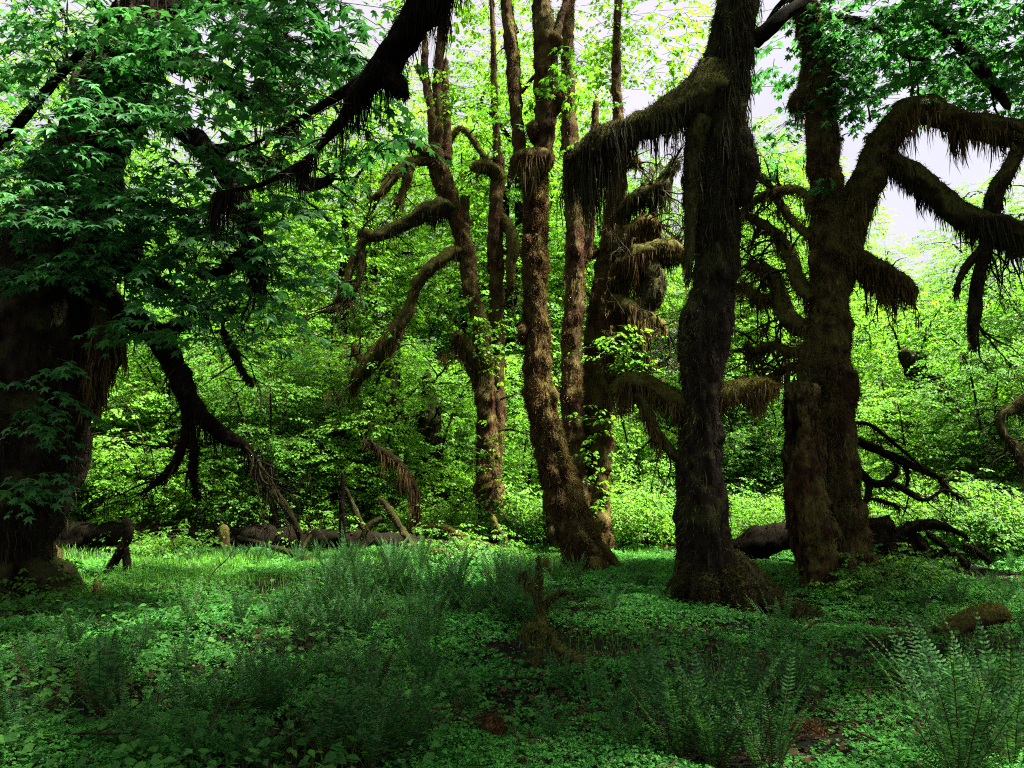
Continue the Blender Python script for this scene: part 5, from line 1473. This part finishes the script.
def frond_mesh(seed, L=.8, n=26, width=.058):
    rn = np.random.default_rng(seed)
    mb = MB()
    s = np.linspace(0, 1, n)
    bend = rn.uniform(.10, .45)
    th = R(8) + bend * s ** 1.7 + 0.5 * np.clip(s - .82, 0, 1) * 4 * rn.uniform(0, 1)
    ds = L / (n - 1)
    x = np.concatenate([[0], np.cumsum(np.sin(th[:-1]) * ds)])
    z = np.concatenate([[0], np.cumsum(np.cos(th[:-1]) * ds)])
    c = np.stack([x, np.zeros(n), z], 1)
    t = np.stack([np.sin(th), np.zeros(n), np.cos(th)], 1)
    nr = np.stack([-np.cos(th), np.zeros(n), np.sin(th)], 1)
    w = .0045 * (1 - .7 * s)[:, None]
    Y = np.array((0, 1.0, 0))
    V = np.concatenate([c - Y * w, c + Y * w, c + nr * w])
    i = np.arange(n - 1)
    q = np.concatenate([np.stack([a * n + i, b * n + i, b * n + i + 1, a * n + i + 1], 1) for a, b in ((0, 1), (1, 2), (2, 0))])
    mb.add(V, [q], 1)
    m = int(1.15 * n)
    ss = np.linspace(.16, .985, m)
    cc = np.stack([np.interp(ss, s, c[:, k]) for k in range(3)], 1)
    tt = unit(np.stack([np.interp(ss, s, t[:, k]) for k in range(3)], 1))
    nn = unit(np.stack([np.interp(ss, s, nr[:, k]) for k in range(3)], 1))
    ll = width * np.minimum(1, (ss - .1) * 5) * np.clip((1.02 - ss) * 2.6, .12, 1)
    for sd in (1, -1):
        d = unit(Y * sd + tt * .28 + nn * rn.normal(.12, .12, (m, 1)) + rn.normal(0, .06, (m, 3)))
        hw = tt * (L * .0082)
        a = cc
        mid = cc + d * (ll * .45)[:, None] + nn * .004
        tip = cc + d * ll[:, None] - nn * (ll * .12)[:, None] + tt * (ll * .15)[:, None]
        V = np.stack([a - hw * .6, a + hw * .6, mid + hw * 1.1, tip, mid - hw], 1).reshape(-1, 3)
        o = (np.arange(m) * 5)[:, None]
        mb.add(V, [o + np.array([[0, 1, 2, 4]]), o + np.array([[4, 2, 3]])], 0)
    return mb.mesh('frond', [M['fern'], M['fern_stem']], False)


def brown(me):
    me.materials.clear()
    me.materials.append(M['litter'])
    me.materials.append(M['litter'])
    return me


DEAD = [brown(frond_mesh(150, .7, width=.04)), brown(frond_mesh(151, .55, width=.03))]
FRONDS = [frond_mesh(100 + k, L) for k, L in enumerate((.62, .74, .86, .95, .7, .8))]


def fern(px, py_base, d, scale, label, group=None, n=17, spread=.42, lean=0):
    x = (px - 512) / FPX * d / CP
    b = (x, d, g1(x, d) - .02)
    root = thing('sword_fern', label, 'fern', b, 0, group)
    for k in range(n):
        dead = random.random() < .16
        o = bpy.data.objects.new('frond', random.choice(DEAD if dead else FRONDS))
        COL.objects.link(o)
        o.parent = root
        if dead:
            o['label'] = 'brown withered frond'
        a = k * 2.4 + random.uniform(-.4, .4)
        tilt = random.uniform(.0, 1.0) ** 1.1 * spread + (.5 * random.random() if dead else 0)
        rr = .06 * scale * random.random()
        o.location = (rr * math.cos(a), rr * math.sin(a), 0)
        o.rotation_euler = (0, tilt, a)
        o.scale = (scale * random.uniform(.8, 1.15),) * 3
    return root


def merged_fern(seed, n=18, spread=.5):
    rn = random.Random(seed)
    mb = MB()
    for k in range(n):
        me = rn.choice(FRONDS)
        co = np.empty(len(me.vertices) * 3, np.float32)
        me.vertices.foreach_get('co', co)
        co = co.reshape(-1, 3) * rn.uniform(.75, 1.15)
        til, a = rn.random() * spread, k * 2.4 + rn.uniform(-.4, .4)
        ct, stt, ca, sa = math.cos(til), math.sin(til), math.cos(a), math.sin(a)
        q = np.stack([co[:, 0] * ct + co[:, 2] * stt, co[:, 1], -co[:, 0] * stt + co[:, 2] * ct], 1)
        q = np.stack([q[:, 0] * ca - q[:, 1] * sa, q[:, 0] * sa + q[:, 1] * ca, q[:, 2]], 1)
        sizes = np.empty(len(me.polygons), np.int32)
        me.polygons.foreach_get('loop_total', sizes)
        li = np.empty(len(me.loops), np.int32)
        me.loops.foreach_get('vertex_index', li)
        mi = np.empty(len(me.polygons), np.int32)
        me.polygons.foreach_get('material_index', mi)
        st = np.concatenate([[0], np.cumsum(sizes)[:-1]])
        base = mb.n
        mb.V.append(q)
        mb.n += len(q)
        for sz in (3, 4):
            for mm in (0, 1):
                k2 = np.where((sizes == sz) & (mi == mm))[0]
                if len(k2):
                    mb.F.append(li[st[k2][:, None] + np.arange(sz)[None]] + base)
                    mb.M.append(mm)
    return mb.mesh('sword_fern', [M['fern'], M['fern_stem']], False)


def ground_d(py):
    """Distance of flat ground seen at image row py."""
    a = math.atan((py - 384) / FPX) - PITCH
    return CAM_Z / math.tan(a)


HERO = [(118, 715, 1.0, 'tall sword fern with upright fronds at the lower left', 20, .42), (215, 752, .72, 'pale arching sword fern right of the tall lower left fern', 12, .55),
        (372, 702, .98, 'stiff upright sword fern, tallest in the middle left foreground', 22, .28), (412, 640, .95, 'sword fern just behind the stiff upright fern', 18, .4),
        (608, 618, .62, 'round sword fern tuft before the red brown maple', 20, .6), (772, 634, .85, 'wide sword fern beside the big red root of the dark maple', 22, .75),
        (705, 768, .92, 'dense dark sword fern at the bottom, right of centre', 26, .4), (655, 755, .75, 'darker sword fern left of the dense bottom fern', 16, .4), (985, 772, 1.1, 'big spreading sword fern in the lower right corner', 26, .7),
        (588, 700, .55, 'drooping sword fern below the upturned root', 14, 1.15), (200, 636, .78, 'sword fern in front of the bright grass at the left', 18, .45), (312, 640, .72, 'sword fern between the bright grass and the stiff fern', 18, .45),
        (910, 628, .58, 'sword fern tuft behind the golden moss strip at the right', 16, .6), (335, 758, .8, 'shaded sword fern at the bottom left of centre', 18, .7), (255, 678, .6, 'brown edged fern between the two left foreground ferns', 14, .9),
        (60, 690, .75, 'dark sword fern left of the tall lower left fern', 12, .5), (690, 596, .62, 'sword fern in front of the dark maple foot', 16, .8), (760, 775, .8, 'sword fern with brown bent tips at the bottom right', 14, .35)]
for (px, py, s, lab, n, spr) in HERO:
    fern(px, py, ground_d(py), s * .88, lab, None, int(n * .9), spr)
FM = [merged_fern(200 + k, 16 + 2 * (k % 3), .35 + .12 * k) for k in range(5)]


def fern_field(spots, label, group):
    for i, (px, py, s) in enumerate(spots):
        d = ground_d(py)
        x = (px - 512) / FPX * d / CP
        o = link('sword_fern', FM[i % 5], None, (x, d, g1(x, d) - .03))
        o.rotation_euler = (0, 0, rng.uniform(0, 6.28))
        o.scale = (s, s, s * rng.uniform(.9, 1.1))
        tag(o, label, 'fern', group)


fern_field([(x + rng.uniform(-8, 8), y + rng.uniform(-3, 3), s) for x, y, s in ((240, 566, .45), (275, 566, .5), (300, 574, .55), (345, 600, .9), (375, 612, .9), (400, 592, .9), (430, 600, .9), (455, 588, .85), (350, 578, .8), (390, 572, .8), (420, 570, .8), (310, 628, .7), (470, 572, .6), (500, 580, .8), (500, 606, .75), (465, 612, .8), (440, 625, .8),
             (330, 625, .8), (280, 628, .6), (520, 592, .7), (245, 632, .6), (370, 588, .8))], 'sword fern in the dense fern belt behind the stiff upright fern', 'ferns of the middle belt')
fern_field([(x, y, s) for x, y, s in ((640, 590, .55), (660, 605, .45), (575, 585, .6), (550, 600, .5), (630, 575, .5))], 'small sword fern at the feet of the central maples', 'ferns at the central feet')
fern_field([(x, y, s) for x, y, s in ((870, 600, .45), (900, 590, .5), (940, 600, .5), (980, 590, .5), (1015, 600, .5), (880, 570, .45), (945, 575, .45), (1000, 570, .45), (760, 585, .4), (780, 600, .4), (1010, 630, .5))], 'small sword fern on the ground under the right bank', 'ferns under the right bank')
fern_field([(x, y, s) for x, y, s in ((160, 660, .6), (280, 720, .5), (150, 740, .55), (30, 730, .5), (90, 655, .6), (420, 755, .5), (460, 690, .4), (550, 745, .4), (300, 690, .6), (260, 755, .6), (380, 765, .55), (130, 690, .6), (330, 680, .5))], 'low shaded sword fern among the lower left herbs', 'low ferns at the lower left')
fern_field([(x, y, s) for x, y, s in ((640, 690, .55), (615, 735, .5), (740, 720, .5), (800, 690, .35), (680, 720, .6), (560, 690, .4))], 'low sword fern around the dense bottom fern', 'low ferns by the bottom fern')


r2 = np.random.default_rng(77)
fern_field([(r2.uniform(330, 560), r2.uniform(572, 640), r2.uniform(.45, .75)) for _ in range(52)], 'sword fern in the dense fern belt behind the stiff upright fern', 'ferns of the middle belt')
fern_field([(r2.uniform(20, 470), r2.uniform(645, 765), r2.uniform(.35, .7)) for _ in range(17)], 'low shaded sword fern among the lower left herbs', 'low ferns at the lower left')
fern_field([(r2.uniform(600, 790), r2.uniform(690, 775), r2.uniform(.45, .8)) for _ in range(9)], 'low sword fern around the dense bottom fern', 'low ferns by the bottom fern')
fern_field([(r2.uniform(850, 1040), r2.uniform(560, 610), r2.uniform(.35, .6)) for _ in range(14)], 'small sword fern on the ground under the right bank', 'ferns under the right bank')
fern_field([(r2.uniform(930, 1030), r2.uniform(740, 800), r2.uniform(.7, 1.0)) for _ in range(4)], 'sword fern crowding round the big corner fern', 'ferns by the corner fern')


def fallen_sticks():
    protos = []
    for k in range(4):
        V, F, N, Rr = tube([(0, 0, .02, .014), (.3, .05 * k, .06, .013), (.62, -.04, .05, .011), (.95, .06, .03, .006)], step=.05, nseg=7, lump=.4, lfreq=7)
        mb = MB()
        mb.add(V, F)
        V, F, N, Rr = tube([(.45, 0, .05, .009), (.58, .16, .08 + .03 * k, .007), (.70, .30, .06, .003)], step=.05, nseg=6, lump=.4, lfreq=7)
        mb.add(V, F)
        protos.append(mb.mesh('fallen_stick', [M['dead_wood']]))
    for i in range(44):
        px, py = r2.uniform(10, 1010), r2.uniform(575, 765)
        d = ground_d(py)
        x = (px - 512) / FPX * d / CP
        o = link('fallen_stick', protos[i % 4], None, (x, d, g1(x, d) + r2.uniform(0, .04)))
        o.rotation_euler = (r2.normal(0, .2), r2.normal(-.12, .25), r2.uniform(0, 6.28))
        sc = r2.uniform(.25, .75)
        o.scale = (sc, sc, sc)
        tag(o, 'thin forked fallen stick lying on the clover of the clearing floor', 'stick', 'fallen sticks on the floor')


fallen_sticks()
fern_field([(r2.uniform(60, 440), r2.uniform(556, 566), r2.uniform(.3, .5)) for _ in range(16)], 'small sword fern against the long mossy log', 'ferns along the log')


def licorice_fern():
    d = 9.75
    c = P(686, 300, d)
    root = thing('licorice_fern', 'pale little ferns growing down the left side of the dark maple trunk', 'fern', tuple(c))
    for k in range(22):
        o = bpy.data.objects.new('frond', random.choice(FRONDS))
        COL.objects.link(o)
        o.parent = root
        zz = random.uniform(-.75, .8)
        o.location = (random.uniform(-.04, .08) - .06 * zz * .5, random.uniform(-.05, .15), zz)
        o.rotation_euler = (random.uniform(-.4, .4), random.uniform(.6, 1.5), math.pi + random.uniform(-.9, .6))
        s = random.uniform(.22, .36)
        o.scale = (s * 1.2, s * 1.2, s)


licorice_fern()

# ================================================================== GROUND COVER


def frustum_points(n, d0, d1, power=1.0, margin=1.12):
    """Points on the floor inside the view, denser near the camera."""
    u = rng.random(n)
    k = 2 - power
    d = (d0 ** k + u * (d1 ** k - d0 ** k)) ** (1 / k)
    half = d / CP * (512 / FPX) * margin + .6
    x = rng.uniform(-1, 1, n) * half
    return x, d


def clover():
    mb = MB()
    n = 270000
    x, d = frustum_points(n, 3.2, 22, 1.55)
    q = np.stack([x, d, np.zeros(n)], 1)
    dens = fbm(q * 0.9 + 3.3, 3)
    bank = fbm(q * .35 + 8, 2)
    left = np.clip((-x - .1 * d) / 3, 0, 1) * np.clip((9 - d) / 4, 0, 1)
    keep = rng.random(n) < np.clip(.66 + 2.3 * dens - .30 * left, .03, 1)
    x, d, dens, bank = x[keep], d[keep], dens[keep], bank[keep]
    n = len(x)
    size = (.010 + .0021 * d) * rng.uniform(.7, 1.3, n)
    z = gz(x, d) + (.02 + .07 * np.clip(dens + .4, 0, 1)) * rng.uniform(.3, 1.2, n) + .02 * rng.random(n)
    p = np.stack([x, d, z], 1)
    tiltx, tilty = rng.normal(0, .35, n), rng.normal(-.12, .35, n)
    nrm = unit(np.stack([tiltx, tilty, np.ones(n)], 1))
    a0 = rng.uniform(0, 6.28, n)
    for k in range(3):
        a = a0 + k * 2.094
        u = np.stack([np.cos(a), np.sin(a), np.zeros(n)], 1)
        u = unit(u - nrm * (u * nrm).sum(1, keepdims=True) - np.array((0, 0, .18)))
        w = unit(np.cross(nrm, u))
        s = size[:, None]
        V = np.stack([p, p + u * s * .75 - w * s * .55, p + u * s * 1.0 + nrm * s * .0, p + u * s * .75 + w * s * .55], 1)
        V[:, 2] -= nrm * s * .15
        mb.add(V.reshape(-1, 3), [np.arange(4 * n).reshape(-1, 4)], 0)
    o = link('clover_cover', mb.mesh('clover_cover', [M['clover']], False))
    tag(o, 'dense carpet of small clover leaves over the clearing floor', 'ground cover', kind='stuff')


clover()


def herbs():
    mb = MB()
    n = 6000
    x, d = frustum_points(n, 3.3, 13, 1.5)
    q = np.stack([x, d, np.zeros(n)], 1)
    left = np.clip((-x + .8) / 3, 0, 1)
    keep = rng.random(n) < np.clip(.05 + .75 * left + .9 * fbm(q * .8 + 21, 2), 0, 1)
    x, d = x[keep], d[keep]
    n = len(x)
    z = gz(x, d) + rng.uniform(.05, .20, n)
    p = np.stack([x, d, z], 1)
    for k in range(3):
        a = rng.uniform(0, 6.28, n)
        u = unit(np.stack([np.cos(a), np.sin(a), -.2 + rng.normal(0, .2, n)], 1))
        nr = unit(np.stack([rng.normal(0, .3, n), rng.normal(-.1, .3, n), np.ones(n)], 1))
        w = unit(np.cross(nr, u))
        s = (.055 * rng.uniform(.6, 1.3, n))[:, None]
        pp = p + rng.normal(0, .05, (n, 3)) * np.array((1, 1, .5))
        V = np.stack([pp, pp + u * s * .35 - w * s * .5, pp + u * s * .8 - w * s * .36, pp + u * s * 1.25 - nr * s * .2, pp + u * s * .8 + w * s * .36, pp + u * s * .35 + w * s * .5, pp + u * s * .5 - nr * s * .1], 1)
        o = (np.arange(n) * 7)[:, None]
        T = np.concatenate([o + np.array([[6, i, i + 1 if i < 5 else 0]]) for i in range(6)])
        mb.add(V.reshape(-1, 3), [T], 0)
        # stalks
        base = np.stack([pp[:, 0], pp[:, 1], gz(pp[:, 0], pp[:, 1])], 1)
        sd = np.stack([np.cos(a), np.sin(a), np.zeros(n)], 1) * .0018
        mb.add(np.stack([base - sd, base + sd, pp], 1).reshape(-1, 3), [np.arange(3 * n).reshape(-1, 3)], 0)
    o = link('herb_cover', mb.mesh('herb_cover', [M['herb']], False))
    tag(o, 'broader leaved low herbs over the dark foreground floor', 'ground cover', kind='stuff')


herbs()


def grass():
    mb = MB()

    def blades(x, d, h, wd, lean=.35):
        n = len(x)
        b = np.stack([x, d, gz(x, d) - .01], 1)
        a = rng.uniform(0, 6.28, n)
        dr = np.stack([np.cos(a), np.sin(a), np.zeros(n)], 1)
        sd = np.stack([-np.sin(a), np.cos(a), np.zeros(n)], 1) * wd[:, None]
        mid = b + np.array((0, 0, 1.0)) * (h * .6)[:, None] + dr * (h * lean * .3)[:, None]
        tip = b + np.array((0, 0, 1.0)) * (h * .95)[:, None] + dr * (h * lean * rng.uniform(.4, 1.6, n))[:, None]
        V = np.stack([b - sd, b + sd, mid + sd * .7, mid - sd * .7, tip], 1).reshape(-1, 3)
        o = (np.arange(n) * 5)[:, None]
        mb.add(V, [o + np.array([[0, 1, 2, 3]]), o + np.array([[3, 2, 4]])], 0)
    n = 90000
    x, d = frustum_points(n, 9.5, 17, 1.0)
    px = x / d * FPX * CP + 512
    q = np.stack([x, d, np.zeros(n)], 1)
    patch = np.exp(-((px - 215) / 130) ** 2) * np.exp(-((d - 13.2) / 2.2) ** 2) * 1.5
    patch2 = .55 * np.exp(-((px - 655) / 60) ** 2) * np.exp(-((d - 15) / 2.2) ** 2)
    keep = rng.random(n) < np.clip(patch + patch2 + .10 + .5 * fbm(q * .6, 2), 0, 1)
    x, d = x[keep], d[keep]
    blades(x, d, rng.uniform(.06, .20, len(x)), rng.uniform(.004, .008, len(x)))
    n = 42000
    x, d = frustum_points(n, 3.4, 14, 1.5)
    q = np.stack([x, d, np.zeros(n)], 1)
    keep = rng.random(n) < np.clip(.35 + 1.1 * fbm(q * .7 + 40, 2), 0, 1)
    x, d = x[keep], d[keep]
    blades(x, d, rng.uniform(.04, .13, len(x)), rng.uniform(.002, .004, len(x)), .6)
    o = link('grass', mb.mesh('grass', [M['grass']], False))
    tag(o, 'thin bright grass of the clearing, thickest in the lit patch at the left', 'grass', kind='stuff')


grass()


def litter():
    mb = MB()
    n = 5200
    x, d = frustum_points(n, 3.3, 17, 1.3)
    p = np.stack([x, d, gz(x, d) + rng.uniform(0, .05, n)], 1)
    a = rng.uniform(0, 6.28, n)
    L = rng.uniform(.05, .30, n)
    dr = np.stack([np.cos(a), np.sin(a), rng.normal(0.05, .22, n)], 1)
    sd = np.stack([-np.sin(a), np.cos(a), np.zeros(n)], 1) * rng.uniform(.002, .006, n)[:, None]
    up = np.array((0, 0, .006))
    e = p + dr * L[:, None]
    V = np.stack([p - sd, p + sd, p + up, e - sd * .6, e + sd * .6, e + up], 1).reshape(-1, 3)
    o = (np.arange(n) * 6)[:, None]
    mb.add(V, [np.concatenate([o + np.array([[0, 1, 4, 3]]), o + np.array([[1, 2, 5, 4]]), o + np.array([[2, 0, 3, 5]])])], 0)
    n = 15000
    x, d = frustum_points(n, 3.3, 15, 1.4)
    p = np.stack([x, d, gz(x, d) + rng.uniform(.01, .07, n)], 1)
    a = rng.uniform(0, 6.28, n)
    u = unit(np.stack([np.cos(a), np.sin(a), rng.normal(0, .3, n)], 1))
    nr = unit(np.stack([rng.normal(0, .5, n), rng.normal(0, .5, n), np.ones(n)], 1))
    place_leaves(mb, p, u, nr, rng.uniform(.03, .07, n), FARLEAF)
    ob = link('twig_litter', mb.mesh('twig_litter', [M['litter']], False))
    tag(ob, 'scattered brown twigs and withered leaves on the forest floor', 'litter', kind='stuff')


litter()
